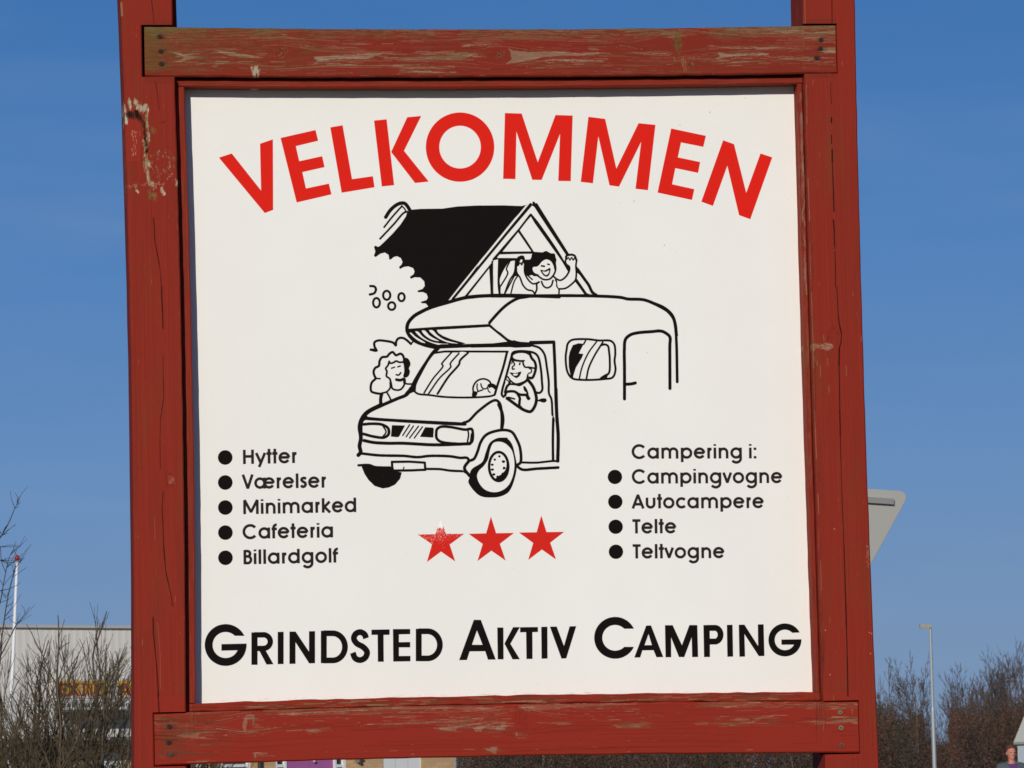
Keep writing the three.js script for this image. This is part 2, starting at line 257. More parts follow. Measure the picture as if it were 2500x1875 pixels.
  line([[1960, lerp(1712, 1838, 0.34)], [2096, lerp(1712, 1838, 0.33)]], 1.3, '#4a2a1a', 0.8, -0.4);
});
// posts: knots, splits and flaked paint
{
  const cL = (p) => p.map(([x, y]) => [290 + x * 0.3013, 200 + y * 0.3013]), cL2 = (p) => p.map(([x, y]) => [290 + x * 0.3013, 700 + y * 0.3013]), cL3 = (p) => p.map(([x, y]) => [310 + x * 0.3013, 1200 + y * 0.3013]);
  const cR = (p) => p.map(([x, y]) => [1920 + x * 0.3013, 200 + y * 0.3013]), cR2 = (p) => p.map(([x, y]) => [1930 + x * 0.3013, 700 + y * 0.3013]), cR3 = (p) => p.map(([x, y]) => [1950 + x * 0.3013, 1200 + y * 0.3013]);
  const crack = (p, w = 1.8) => { for (let i = 0; i + 1 < p.length; i++) line([p[i], p[i + 1]], w * rr(0.6, 1.4), '#1d0c08', rr(0.75, 1), -0.9); line(p.map(([x, y]) => [x + 2.4, y]), 1.2, shade(1.25), 0.25, 0.3); };
  crack(cR([[362, 0], [360, 60], [362, 120], [366, 180]]), 1); crack(cR([[366, 290], [366, 330]]), 2.6); crack(cR([[366, 430], [367, 500]]), 2.2); crack(cR([[371, 548], [373, 650], [377, 760], [382, 900], [387, 1050]]), 2.6); crack(cR([[382, 1120], [388, 1200], [392, 1330], [397, 1440], [400, 1660]]), 2.2);
  crack(cR2([[376, 0], [382, 120], [388, 240], [400, 320], [414, 380], [410, 450], [396, 500], [394, 640], [398, 800], [400, 1000], [404, 1200], [410, 1420], [416, 1659]]), 2.2); crack(cR3([[350, 0], [358, 200], [368, 440], [376, 700], [382, 900], [388, 1100], [394, 1350], [400, 1659]]), 2.2);
  crack([[1600 + 1590 * 0.2712, -20], [1600 + 1592 * 0.2712, 56]], 1.6);
  crack(cL([[300, 0], [318, 120], [330, 230]]), 0.8); crack(cL([[284, 1100], [292, 1280], [310, 1380], [330, 1480], [342, 1590], [346, 1659]]), 1.3); crack(cL2([[348, 0], [350, 100], [356, 200], [360, 340]]), 2); crack(cL2([[360, 560], [362, 740], [366, 900], [340, 1060], [334, 1250], [338, 1480]]), 1.1);
  crack(cL3([[295, 0], [285, 130], [292, 250], [298, 440], [308, 560], [318, 660], [340, 760], [362, 860], [372, 930]]), 1.7); crack(cL3([[212, 1020], [216, 1150], [228, 1280], [240, 1400], [250, 1540], [258, 1659]]), 1.7); crack([[386, 1690], [389, 1741]], 1.8); crack([[370, 0], [374, 30], [377, 58]], 1.4);
  // old branch scar on the left post
  blot(cL([[60, 330], [80, 300], [120, 290], [165, 310], [185, 400], [190, 500], [170, 640], [60, 650], [50, 430]]), shade(1.08), 0.8, 0.35);
  const flecks = (path, spread, n, cols, l0, l1, al = 0.8) => { for (let i = 0; i < n; i++) { const t = rnd() * (path.length - 1), a = Math.floor(t), f = t - a, x = path[a][0] + (path[a + 1][0] - path[a][0]) * f + spread * (rnd() + rnd() - 1), y = path[a][1] + (path[a + 1][1] - path[a][1]) * f + spread * 1.3 * (rnd() + rnd() - 1), l = rr(l0, l1); line(cL([[x, y], [x + rr(-5, 5), y + l * 0.5], [x + rr(-6, 6), y + l]]), rr(0.8, 2.8), cols[Math.floor(rnd() * cols.length)], al * rr(0.35, 1), -0.2); } };
  const PALE = ['#a89c82', '#bdb29c', '#8f8263', '#9a8d70', '#c6bca8'], MOSS = ['#6b5a26', '#7c6a34', '#54471c', '#8a7a4a'], DARK = ['#2a140c', '#1b0f0a', '#43190f'];
  flecks([[45, 175], [58, 260], [64, 320]], 12, 70, PALE, 10, 40); flecks([[82, 135], [95, 200]], 12, 40, PALE, 10, 44); flecks([[125, 130], [150, 185], [195, 205], [238, 190]], 22, 120, PALE, 8, 40); flecks([[232, 190], [225, 300], [240, 420], [236, 490]], 15, 130, PALE.concat(MOSS), 8, 36);
  flecks([[60, 250], [100, 255], [150, 262], [190, 300], [215, 380], [215, 480], [230, 560]], 16, 150, DARK, 8, 40, 0.75); flecks([[205, 470], [222, 560], [215, 640], [235, 740], [255, 810], [300, 845]], 20, 170, MOSS.concat(PALE), 8, 40, 0.75); flecks([[240, 880], [270, 900], [296, 920]], 24, 50, MOSS, 10, 50, 0.5);
  blot(cL([[80, 262], [95, 252], [110, 270], [98, 288], [82, 283]]), '#1d120b', 0.85, -0.9); blot(cL([[128, 230], [150, 224], [168, 262], [160, 296], [140, 285]]), '#120b07', 0.9, -1); blot(cL([[218, 562], [246, 532], [240, 560], [226, 588]]), '#160d09', 0.9, -0.9);
  flecks([[345, 852], [366, 900]], 14, 40, PALE, 6, 24); flecks([[460, 790], [475, 825]], 12, 34, PALE, 6, 24); flecks([[142, 872], [158, 890]], 9, 22, PALE, 5, 16); flecks([[240, 640], [250, 680]], 14, 30, PALE, 5, 24); flecks([[270, 360], [290, 400]], 18, 30, MOSS, 10, 36, 0.5); flecks([[365, 330], [340, 320]], 10, 8, DARK, 3, 10, 0.6);
  for (let i = 0; i < 70; i++) { const q = rr(0, 6.28), d = rr(40, 120), [x, y] = cL([[345 + d * Math.cos(q), 660 + d * 1.15 * Math.sin(q)]])[0]; line([[x, y], [x + rr(-1, 2), y + rr(1, 5)]], rr(0.8, 3), WOOD[i % 5], rr(0.3, 0.85), -0.2); }
  for (let i = 0; i < 40; i++) { const [x, y] = cL([[rr(105, 150), rr(390, 590)]])[0]; line([[x, y], [x + rr(-1, 1), y + rr(1, 6)]], rr(0.6, 1.6), '#c3b8a4', rr(0.3, 0.8)); }
  for (let i = 0; i < 26; i++) { const u = rnd() ** 1.4 * 24; line(cL([[350 + u * 4 + rr(-9, 9), 840 - u * 5 + rr(-9, 9)], [354 + u * 4 + rr(-6, 6), 836 - u * 5 + rr(-6, 12)]]), rr(0.8, 2.2), '#a5987e', rr(0.2, 0.6)); }
  for (let i = 0; i < 30; i++) { const x = rr(60, 330); line(cL([[x, 850 - x * 0.12 + rr(-10, 30)], [x + 10, 850 - x * 0.12 + rr(-10, 30)]]), rr(0.8, 2), '#a4977c', rr(0.2, 0.7)); }
  for (const [k, s] of [[cL2([[410, 1560]])[0], 26], [cR2([[340, 400]])[0], 30]]) for (let i = 0; i < 60; i++) { const q = rr(0, 6.28), d = s * rr(0.5, 1) * 0.9; line([[k[0] + d * 0.6 * Math.cos(q), k[1] + d * Math.sin(q)], [k[0] + d * 0.6 * Math.cos(q + 0.4), k[1] + d * Math.sin(q + 0.4)]], rr(1, 3), shade(rr(0.72, 1.1)), 0.4, 0.12); }
  for (let i = 0; i < 26; i++) line(cL2([[400 + 60 * rnd(), 1530 + 80 * rnd()], [404 + 60 * rnd(), 1530 + 80 * rnd()]]), 0.7, '#a08e78', 0.4);
  blot(cR2([[178, 455], [205, 460], [240, 470], [270, 455], [335, 460], [345, 490], [320, 515], [280, 515], [235, 490], [205, 500], [182, 525]]), '#94866c', 0.5, -0.2); for (let i = 0; i < 60; i++) { const x = rr(180, 340), y = 485 + rr(-26, 30); line(cR2([[x, y], [x + rr(-12, 16), y + rr(-6, 6)]]), rr(0.8, 2.4), i % 3 ? '#a99b82' : shade(0.9), rr(0.3, 0.7), -0.1); }
  for (const [x, y, l] of [[195, 560, 60], [240, 640, 90], [300, 580, 60], [310, 800, 60], [450, 640, 80], [268, 390, 50], [215, 600, 40]]) line(cR2([[x, y], [x + 3, y + l]]), 1.6, '#95836a', 0.55);
  for (const p of [cR([[162, 20], [168, 340]]), cR([[176, 780], [190, 1130]]), cR([[190, 1300], [198, 1600]]), cR2([[168, 40], [178, 240]]), cR2([[180, 260], [188, 660]]), cR2([[196, 1010], [212, 1400]]), cR3([[156, 20], [165, 180]]), cR3([[178, 560], [184, 800]]), [[1965, 0], [1966, 58]]]) line([p[0], p[1]], 1.3, '#a8916f', 0.6);
  for (let i = 0; i < 90; i++) { const y = rr(0, 1830); line([[1966.7 + (y - 230) * 0.0292 + rr(0, 1), y], [1966.9 + (y - 230) * 0.0292, y + rr(4, 22)]], rr(0.6, 1.4), '#8e7355', rr(0.15, 0.5)); line([[294 + y * 0.0179, y], [294.3 + y * 0.0179, y + rr(4, 18)]], 0.9, '#b08a70', rr(0.1, 0.4)); line([[423 + y * 0.0185, y], [423 + y * 0.0185, y + rr(4, 18)]], 1, '#7a5f3a', rr(0.1, 0.4)); }
  for (let i = 0; i < 60; i++) { const side = rnd() < 0.5, y = rr(20, 1800), x = side ? rr(305, 430) + y * 0.018 : rr(1975, 2085) + y * 0.03; line([[x, y], [x, y + rr(1, 14)]], rr(0.6, 1.5), '#a58d76', rr(0.2, 0.6)); }
  for (let i = 0; i < 18; i++) line(cR3([[560 + rr(-14, 14), 440 + i * 10], [560 + rr(-14, 14), 446 + i * 10]]), rr(1, 2.4), '#a8876a', rr(0.3, 0.7));
  for (const p of [[215, 1122], [254, 1482], [288, 300], [580, 1310], [572, 1140], [590, 1148]]) line(cR3([p, [p[0] + 2, p[1] + 5]]), 2.2, '#c0a890', 0.8);
  line(cL3([[222, 200], [226, 400]]), 1.2, '#a07a66', 0.4); line(cL3([[248, 1060], [268, 1300], [272, 1600]]), 1.2, '#a07a66', 0.5); line(cL([[20, -640], [26, -540]]), 5, '#a8937c', 0.5);
  for (let i = 0; i < 900; i++) { const y = rr(200, 1740), right = i % 2, x = right ? rr(1943, 1968) + (y - 230) * 0.0292 : rr(430, 452) + (y - 200) * 0.0185; line([[x, y], [x + 0.4, y + rr(10, 90)]], rr(0.8, 3), ['#5e2c18', '#7a3a20', '#8a4632', '#4a1c10'][i % 4], rr(0.08, 0.3), -0.04, -0.025); }
  for (let i = 0; i < 700; i++) { const bottom = i % 2, x = rr(440, 1970), y = bottom ? lerp(1730, 1700, (x - 480) / 1500) - 7 * Math.sin(Math.PI * (x - 480) / 1500) + rr(-9, 10) : lerp(205, 196, (x - 460) / 1470) + rr(-9, 8); line([[x, y], [x + rr(10, 90), y - 0.4]], rr(0.8, 3), ['#5e2c18', '#7a3a20', '#8a4632', '#4a1c10'][i % 4], rr(0.08, 0.3), -0.04, -0.025); }
  // mouldings: worn grey arris on the right one, brown streaks on the bottom one
  for (let i = 0; i < 170; i++) { const y = rr(225, 1150) , x = 1955 + (y - 230) * 0.0262, a = y < 720 ? 0.5 : 0.12; line([[x + rr(-4, 4), y], [x + rr(-4, 4) + 0.4, y + rr(8, 40)]], rr(1, 4), i % 2 ? '#8c8272' : '#7d6a5a', a * rr(0.4, 1), -0.1, -0.025); }
  for (let i = 0; i < 320; i++) { const x = rr(470, 1900), y = lerp(1728, 1700, (x - 480) / 1500) - 7 * Math.sin(Math.PI * (x - 480) / 1500) + rr(-5, 9); if (fbm(x / 110, 2) > 0.4) line([[x, y], [x + rr(10, 60), y - 0.6]], rr(0.8, 2.6), i % 3 ? '#5c3d22' : '#9a8a68', rr(0.2, 0.6), -0.1, -0.025); }
  for (let i = 0; i < 160; i++) { const x = rr(460, 1930), y = lerp(205, 197, (x - 460) / 1470) + rr(-6, 6); line([[x, y], [x + rr(10, 60), y]], rr(0.8, 2), shade(rr(0.75, 1.25)), 0.25, -0.05, -0.025); }
}
for (const [x, y] of [[390, 89], [392, 125], [394, 156], [2004, 97], [2003, 118], [1993, 141], [413, 1774], [412, 1813], [416, 1843]]) for (let i = 0; i < 26; i++) { const l = rr(3, 16), sx = x + rr(-9, 5), sy = y + rr(-5, 5); line([[sx, sy], [sx + l, sy + rr(-1, 1)]], rr(1, 3.4), ['#2c1a0e', '#38230f', '#22130b'][i % 3], 0.16); }
const paint = tex(paintC), relief = tex(reliefC, false);
const woodM = new THREE.MeshPhysicalMaterial({ map: paint, bumpMap: relief, bumpScale: 0.0022, roughness: 0.8, specularIntensity: 0.3 });

// ---- posts, rails, mouldings
const postLo = edge([[294, 0], [308, 420], [316.5, 700], [325, 1200], [327, 1700], [327.6, 1875]], 0, 'v'), postLi = edge([[420, 0], [427, 200], [434, 450], [441, 700], [448.5, 1200], [454, 1700]], 0, 'v');
const postRi = edge([[1963, 100], [1967, 230], [1979.5, 700], [1995, 1200], [2010, 1700]], 0, 'v'), postRo = edge([[2088, 0], [2096, 450], [2102.5, 700], [2120, 1200], [2139.8, 1700], [2146, 1875]], 0, 'v');
const ZR = -0.006;
const rTt = edge([[353, 64.5], [900, 70.7], [1700, 67.4], [2042, 61]], ZR, 'u'), rTb = edge([[353, 186], [900, 187.5], [1250, 187], [1700, 182], [2042, 178.5]], ZR, 'u');
const rBt = edge([[377, 1742], [900, 1727], [1250, 1719], [1700, 1714], [2095, 1712]], ZR, 'u'), rBb = edge([[375, 1869], [900, 1853.7], [1700, 1839], [2098, 1838]], ZR, 'u');
const uTL = loc(353, 120, ZR)[0], uTR = loc(2041, 120, ZR)[0], uBL = loc(377, 1800, ZR)[0], uBR = loc(2096, 1780, ZR)[0];
const shift = (f, d) => (t) => f(t) + d, DN = 0.056, DF = 0.072, DB = 0.135;
function post(outer, inner, side, gapT, gapB) {             // side -1 left, 1 right; let in at both rails
  const lo = side < 0 ? outer : inner, hi = side < 0 ? inner : outer, vT = [], vB = [];
  const eT = side < 0 ? uTL : uTR, eB = side < 0 ? uBL : uBR, g = 0.0022;
  vT.push(rTb(eT) - g, rTt(eT) + g); vB.push(rBb(eB) - g, rBt(eB) + g);
  const id = side + 3, G = [];
  G.push(timber(lo, hi, -2.6, vB[0], 0, -DN, 'v', { id }), timber(lo, hi, vB[1], vT[0], 0, -DN, 'v', { id }), timber(lo, hi, vT[1], 1.02, 0, -DN, 'v', { id }));
  for (const [v, e, gap] of [[vT, eT, gapT], [vB, eB, gapB]]) G.push(side < 0 ? timber(lo, () => e - gap, v[0], v[1], 0, -DN, 'v', { id, n: 8, rough: 0 }) : timber(() => e + gap, hi, v[0], v[1], 0, -DN, 'v', { id, n: 8, rough: 0 }));
  G.push(timber(lo, hi, -2.6, 1.02, -DN, -DF, 'v', { id, c: 0 }));
  G.push(side < 0 ? timber(lo, shift(hi, 0.0125), -2.6, 1.02, -DF, -DB, 'v', { id, c: 0.001 }) : timber(lo, hi, -2.6, 1.02, -DF, -DB, 'v', { id, c: 0.001 }));
  return part('post', G, woodM, sign);
}
post(postLo, postLi, -1, 0.0055, 0.0012); post(postRo, postRi, 1, 0.0016, 0.0012);
part('rail', timber(rTb, rTt, uTL, uTR, ZR, -DN + 0.002, 'u', { id: 11, n: 90, rough: 0.0007 }), woodM, sign);
part('rail', timber(rBb, rBt, uBL, uBR, ZR, -DN + 0.002, 'u', { id: 12, n: 90, rough: 0.0006 }), woodM, sign);
const ZM = -0.025, ZP = -0.067;
const mLi = edge([[450, 215], [465.6, 700], [474, 1200], [477.5, 1700]], ZM, 'v'), mRi = edge([[1948, 230], [1960.5, 700], [1976, 1200], [1993.5, 1700]], ZM, 'v');
const mTb = edge([[460, 211.5], [900, 213], [1700, 208], [1940, 203]], ZM, 'u'), mBt = edge([[493, 1716], [900, 1704.5], [1700, 1691.5], [1985, 1690]], ZM, 'u');
const mvT = rTb(0) - 0.003, mvB = rBt(0) + 0.002;
const inL = (v) => postLi(v) + 0.0004, inR = (v) => postRi(v) - 0.0012;
const cutT = mTb(0), cutB = mBt(0);
part('moulding', timber(mTb, (u) => rTb(u) - 0.0022, inL(0.5), inR(0.5), ZM, ZP, 'u', { id: 21, c: 0.002 }), woodM, sign);
part('moulding', timber((u) => rBt(u) + 0.0008, mBt, inL(-0.7), inR(-0.7), ZM, ZP, 'u', { id: 22, c: 0.002, n: 120, rough: 0.0011 }), woodM, sign);
part('moulding', timber(inL, mLi, mBt(mLi(-0.7)) + 0.0006, mTb(mLi(0.5)) - 0.0006, ZM - 0.001, ZP, 'v', { id: 23, c: 0.002 }), woodM, sign);
part('moulding', timber(mRi, inR, mBt(mRi(-0.7)) + 0.0006, mTb(mRi(0.5)) - 0.0006, ZM - 0.001, ZP, 'v', { id: 24, c: 0.002 }), woodM, sign);

// ---- screws and nails in the rails
const rust = std([0.022, 0.014, 0.009], 0.9), zinc = std([0.2, 0.165, 0.1], 0.8);
const screw = (px, py, m, r = 0.0043) => {
  const [u, v] = loc(px, py, ZR), g = new THREE.CylinderGeometry(r, r * 1.1, 0.004, 14).rotateX(Math.PI / 2), s = part('screw', g, m, sign); s.position.set(u, v, ZR + 0.0004);
  const slot = part('slot', [box(-r * 0.6, r * 0.6, -0.0006, 0.0006, 0.0019, 0.0023), box(-0.0006, 0.0006, -r * 0.6, r * 0.6, 0.00192, 0.0024)], std([0.01, 0.008, 0.007], 0.9), s); slot.rotation.z = px % 3;
};
for (const [x, y] of [[390, 89], [392, 125], [394, 156]]) screw(x, y, rust);
for (const [x, y] of [[2004, 97], [2003, 118], [1993, 141]]) screw(x, y, rust);
for (const [x, y] of [[413, 1774], [412, 1813]]) screw(x, y, rust);
screw(416, 1843, std([0.07, 0.05, 0.035], 0.8)); screw(2051, 1739, zinc); screw(2053, 1777, zinc, 0.0048); screw(2054, 1819, std([0.1, 0.08, 0.05], 0.8));

// ------------------------------------------------------------------ the board and its print
const BU = -0.66, BV = -0.80, BS = 1.34, BP = 2048, boardC = canvas(BP, BP), bc = boardC.getContext('2d');
const KB = BP / BS / 1187;
const bp = (px, py) => { const [u, v] = loc(px, py, ZP); return [(u - BU) / BS * BP, BP - (v - BV) / BS * BP]; };
{
  const d = bc.createImageData(BP, BP);
  for (let y = 0; y < BP; y++) for (let x = 0; x < BP; x++) { const n = (fbm(x / 260, y / 260) - 0.5) * 5 + (h2(x, y) - 0.5) * 3, i = (y * BP + x) * 4, low = Math.max(0, (y - 1740) / 300) * 3; d.data[i] = 236 + n; d.data[i + 1] = 233 + n - low * 0.4; d.data[i + 2] = 224 + n * 1.1 - low; d.data[i + 3] = 255; }
  bc.putImageData(d, 0, 0);
}
const INK = '#14100e', INK2 = '#2a2320', PRINTRED = '#dc2419', WHITE = '#ece9e0';
const A = [850, 470, 0.27125], B = [1200, 470, 0.22604], C = [860, 780, 0.18083], D = [1150, 780, 0.16873], E = [850, 950, 0.24864], F = [1350, 700, 0.18079], G = [500, 250, 0.33906], H = [1180, 250, 0.33906], I = [500, 1070, 0.19891], J = [1450, 1060, 0.22604], K = [480, 1490, 0.28933], L = [1100, 1480, 0.39783], M = [1000, 1240, 0.18083];
const read = (s) => s.trim().split(/\s+/).map((p) => p.split(',').map(Number));
const put = (f, p) => bp(f[0] + p[0] * f[2], f[1] + p[1] * f[2]);
function smooth(p, closed) {                                // centripetal curve through the points
  if (p.length < 3) return p;
  return new THREE.CatmullRomCurve3(p.map(([x, y]) => V(x, y, 0)), closed, 'centripetal').getPoints(p.length * 7).map((q) => [q.x, q.y]);
}
function trace(f, p, closed) { bc.beginPath(); p.forEach((q, i) => { const c = put(f, q); i ? bc.lineTo(...c) : bc.moveTo(...c); }); if (closed) bc.closePath(); }
const fill = (f, s, col = INK, soft = false) => { const p = Array.isArray(s) ? s : read(s); trace(f, soft ? smooth(p, true) : p, true); bc.fillStyle = col; bc.fill('evenodd'); };
const white = (f, s, soft = true) => fill(f, s, WHITE, soft);
function stroke(f, w, s, { closed = false, hard = false, col = INK, cap = 'round' } = {}) { const p = Array.isArray(s) ? s : read(s); trace(f, hard ? p : smooth(p, closed), closed); bc.strokeStyle = col; bc.lineWidth = w * 1.05 * f[2] * KB; bc.lineCap = cap; bc.lineJoin = cap === 'butt' ? 'miter' : 'round'; bc.miterLimit = 1.9; bc.stroke(); }
const ell = (cx, cy, rx, ry, a0 = 0, a1 = 360, n = 48) => Array.from({ length: n + 1 }, (_, i) => { const a = (a0 + (a1 - a0) * i / n) * Math.PI / 180; return [cx + rx * Math.cos(a), cy + ry * Math.sin(a)]; });

// VELKOMMEN
const velk = [[G, '102,398 194,368 406,636 398,298 490,266 492,774 432,796'], [G, '546,256 797,199 816,276 655,315 680,424 845,388 862,466 702,502 728,620 893,585 912,662 662,720'], [G, '904,180 992,165 1060,553 1210,532 1222,611 986,650'], [G, '1219,131 1309,122 1363,596 1275,605'], [G, '1342,357 1458,107 1558,98 1434,349 1612,570 1514,580'],
  [H, '156,77 276,81 392,432 520,91 643,95 629,567 540,565 553,225 420,558 353,557 238,208 231,552 143,550'], [H, '757,104 877,119 958,478 1118,150 1239,162 1185,632 1096,622 1137,282 977,606 909,597 828,242 789,582 702,572'], [H, '1353,188 1602,241 1584,320 1423,288 1400,396 1561,430 1546,507 1382,473 1359,590 1519,625 1502,702 1255,649'], [H, '1727,273 1805,301 1893,652 1996,368 2080,396 1922,841 1842,812 1757,455 1653,745 1570,715']];
for (const [f, s] of velk) fill(f, s, PRINTRED);
fill(G, ell(1838, 322, 246, 249, 0, 360, 90), PRINTRED); fill(G, ell(1838, 322, 150, 154, 0, 360, 80), WHITE);

// house behind the camper
fill(A, '530,182 520,215 470,290 400,370 330,440 285,482 268,490 245,478 233,490 245,530 232,572 248,580 290,550 330,540 365,562 370,603 385,602 410,580 440,573 474,590 490,625 480,650 458,670 466,688 500,670 540,664 585,680 598,710 590,735 555,760 566,776 600,762 650,765 685,800 690,840 670,868 622,885 632,898 670,895 705,910 718,945 705,968 652,985 665,997 698,998 719,1022 714,1050 900,1000 1060,950 1180,620 1240,550 1500,230 1620,108 1560,122 1400,116 1150,118 980,126 850,145 650,148 560,156');
stroke(A, 30, '338,222 375,165 420,122 465,98 508,98 538,130 562,172'); stroke(A, 15, '324,312 395,222 484,122'); stroke(A, 16, '288,416 410,286 500,184 532,172');
stroke(A, 12, '484,122 510,150 520,178');
white(A, '1600,114 1626,108 1640,125 1248,545 1233,562', false); white(A, '1176,628 1182,636 935,965 915,975 897,986 896,978 1000,845', false); white(A, '1203,604 1217,582 1222,588 1210,603', false);
fill(A, '1660,100 1700,95 2210,905 2090,935 940,960');
white(A, '1655,118 1676,130 1960,560 1948,620 1648,188 1055,925 1020,950 945,962 1200,650', false);
white(B, '425,258 466,330 832,842 800,900 720,935 680,905 690,800 700,730 600,650 455,640 300,400', false); white(B, '288,428 430,636 118,640', false); white(B, '88,668 440,656 446,690 425,740 365,735 350,690 285,690 275,712 20,745 22,1100 75,1100 76,716 60,700', false);
white(B, '10,745 22,745 20,1102 5,1102', false); white(A, '1270,682 1283,915 1070,938', false); white(A, '1310,610 1352,600 1358,915 1312,918', false);
white(B, '85,940 100,1008 100,1105 440,1103 720,1103 900,1103 1005,1098 905,960 840,860 780,790 690,800 690,830 400,900 280,900', false);
white(B, '920,862 1000,930 1086,1085 1060,1098 1030,1088 918,925', false);
fill(B, '80,716 275,716 270,742 192,745 150,800 100,890 90,940 80,960');
white(B, '195,744 205,744 165,830 178,868 100,1008 88,950 110,880 160,790'); white(B, '205,745 262,742 250,800 244,868 150,1060 104,1100 102,1020 180,870 168,830');
stroke(B, 15, '196,745 162,828 176,868 102,1006'); stroke(B, 17, '262,742 246,868 196,950 138,1104'); stroke(B, 14, '286,896 246,960 206,1104'); stroke(B, 14, '262,870 246,900 140,1100');
stroke(B, 17, '8,745 8,1104', { hard: true }); stroke(B, 22, '82,720 78,1000 90,1106'); stroke(B, 21, '84,656 445,650', { hard: true }); stroke(B, 19, '288,408 350,492 456,655'); stroke(B, 20, '420,240 296,402 20,722', { hard: true });
stroke(A, 21, '1642,106 942,958', { hard: true }); stroke(B, 22, '425,240 490,318 560,415 700,620 830,838'); stroke(B, 26, '455,112 520,220 820,672');
stroke(B, 30, '930,830 1000,930 1050,1000 1088,1075 1136,1112'); stroke(B, 22, '908,950 960,1020 1018,1102');
stroke(B, 15, '78,716 280,716', { hard: true });
// child in the gable
fill(B, '278,728 290,696 318,680 346,684 360,712 362,770 345,745 325,725 300,760 286,790 272,762', INK, true); white(B, '318,722 335,730 315,768 300,772'); white(B, '290,795 310,770 325,790 342,760 356,790 350,860 400,960 480,990 470,1060 400,1050 345,990 310,920 276,870 274,800');
stroke(B, 17, '270,760 272,862 308,920 340,1000 388,1050 440,1062 466,1090'); stroke(B, 17, '362,740 358,860 395,940 450,986 512,970'); stroke(B, 12, '290,780 312,760 326,782 340,745');
stroke(B, 14, '372,740 366,830 380,880 440,940'); stroke(B, 26, '375,738 430,738', { hard: true });
white(B, '590,722 636,738 666,782 676,840 656,890 604,938 545,925 505,885 470,872 448,845 446,808 500,795 545,745');
fill(B, '396,790 400,745 428,705 440,662 488,645 538,652 588,632 640,656 682,662 692,700 702,728 690,752 690,800 668,784 650,748 622,727 590,721 545,745 500,795 446,808 441,850 470,874 512,888 490,902 450,900 422,862', INK, true); stroke(B, 18, '684,748 692,830 672,888 625,936 560,938 512,908 478,884'); stroke(B, 17, '540,792 570,797'); stroke(B, 15, '606,774 624,778');
fill(B, '528,834 570,842 634,816 632,862 612,902 585,908 552,884', INK, true); white(B, '548,852 585,856 622,842 612,876 588,892 562,872');
white(B, '520,982 545,960 580,955 640,945 690,948 704,1000 718,1050 720,1104 470,1104 490,1060'); stroke(B, 17, '540,962 562,1010 600,1030 644,1008 664,950'); stroke(B, 18, '512,966 488,990 490,1040 465,1104'); stroke(B, 16, '692,945 706,970 706,1010 728,1046 728,1104');
white(B, '715,955 790,935 845,860 850,800 810,760 810,690 850,672 900,690 912,730 912,900 900,940 860,985 800,1025 730,1036 712,1005'); stroke(B, 18, '668,905 705,935 745,948 800,912 836,850 838,806'); stroke(B, 18, '728,1042 800,1034 862,992 906,945 916,880 912,790 920,730');
stroke(B, 22, '806,720 808,688 850,672 896,682 916,730'); stroke(B, 12, '812,722 832,704 846,730 866,702 882,730 896,706'); stroke(B, 14, '800,735 806,780 838,812');
// camper: roof, nose and side
white(A, '560,1225 580,1160 650,1100 760,1050 920,1000 1060,965 1280,940 1500,955 1460,985 1400,1030 1250,1185 800,1215', true);
stroke(A, 30, '552,1290 530,1240 540,1175 590,1115 650,1078 740,1036 900,988 1060,946 1280,928 1640,930 1900,938'); stroke(B, 32, '0,1118 400,1117 800,1114 1130,1118 1400,1134 1470,1150 1640,1158 1760,1200 1870,1250 1950,1325 1982,1410 1998,1540'); stroke(F, 36, '1300,200 1430,262 1550,335 1625,430 1652,540 1668,760 1678,1285');
stroke(B, 30, '500,1118 330,1130 230,1170 130,1242 0,1380 -22,1408'); fill(B, '250,1150 300,1128 480,1118 330,1150', INK, true);
stroke(A, 26, '545,1240 800,1222 1270,1198', { hard: true }); stroke(C, 34, '1862,88 1930,150 2000,200 2110,285 2230,320');
fill(C, '760,150 1130,120 1160,180 1230,225 1340,268 1530,322 1400,350 1160,385 960,335 800,270', INK); white(C, '775,178 795,178 850,228 990,318 930,306 835,245'); white(C, '850,160 890,166 950,230 1050,292 1180,322 1302,330 1220,350 1100,325 970,270 895,215'); white(C, '938,150 980,150 1050,222 1172,292 1080,274 980,212'); white(C, '1036,146 1086,146 1150,212 1250,274 1432,324 1300,312 1180,264 1085,200'); white(C, '1140,142 1850,100 1960,190 2090,296 1900,318 1540,322 1340,262 1220,205', false);
fill(C, '1130,350 1200,335 1500,332 1900,322 2110,296 2230,335 2230,372 1700,372 1200,392 1120,410'); fill(D, '0,352 360,348 540,320 620,300 700,322 850,332 1200,305 1200,352 900,362 860,400 640,408 560,398 0,408');
stroke(C, 38, '745,60 736,120 765,210 830,282 960,342 1150,388'); stroke(D, 42, '1198,326 1215,700 1228,1150 1244,1450 1262,1660', { hard: true }); stroke(D, 42, '860,332 1196,326', { hard: true });
// cloud bush
stroke(C, 30, '250,408 325,420 300,360 300,310 345,285 450,290 555,315 588,350 592,300 625,255 685,250 730,275 792,330'); stroke(C, 20, '792,335 830,285'); fill(C, '238,400 285,392 345,412 340,432 260,424', INK, true);
for (const [x, y, a, b] of [[255, 992, 30, 42], [347, 925, 32, 40], [480, 942, 28, 36], [392, 1022, 32, 34]]) stroke(A, 19, ell(x, y, a, b), { hard: true }); stroke(A, 20, '200,842 235,846 250,870 236,905 196,918');
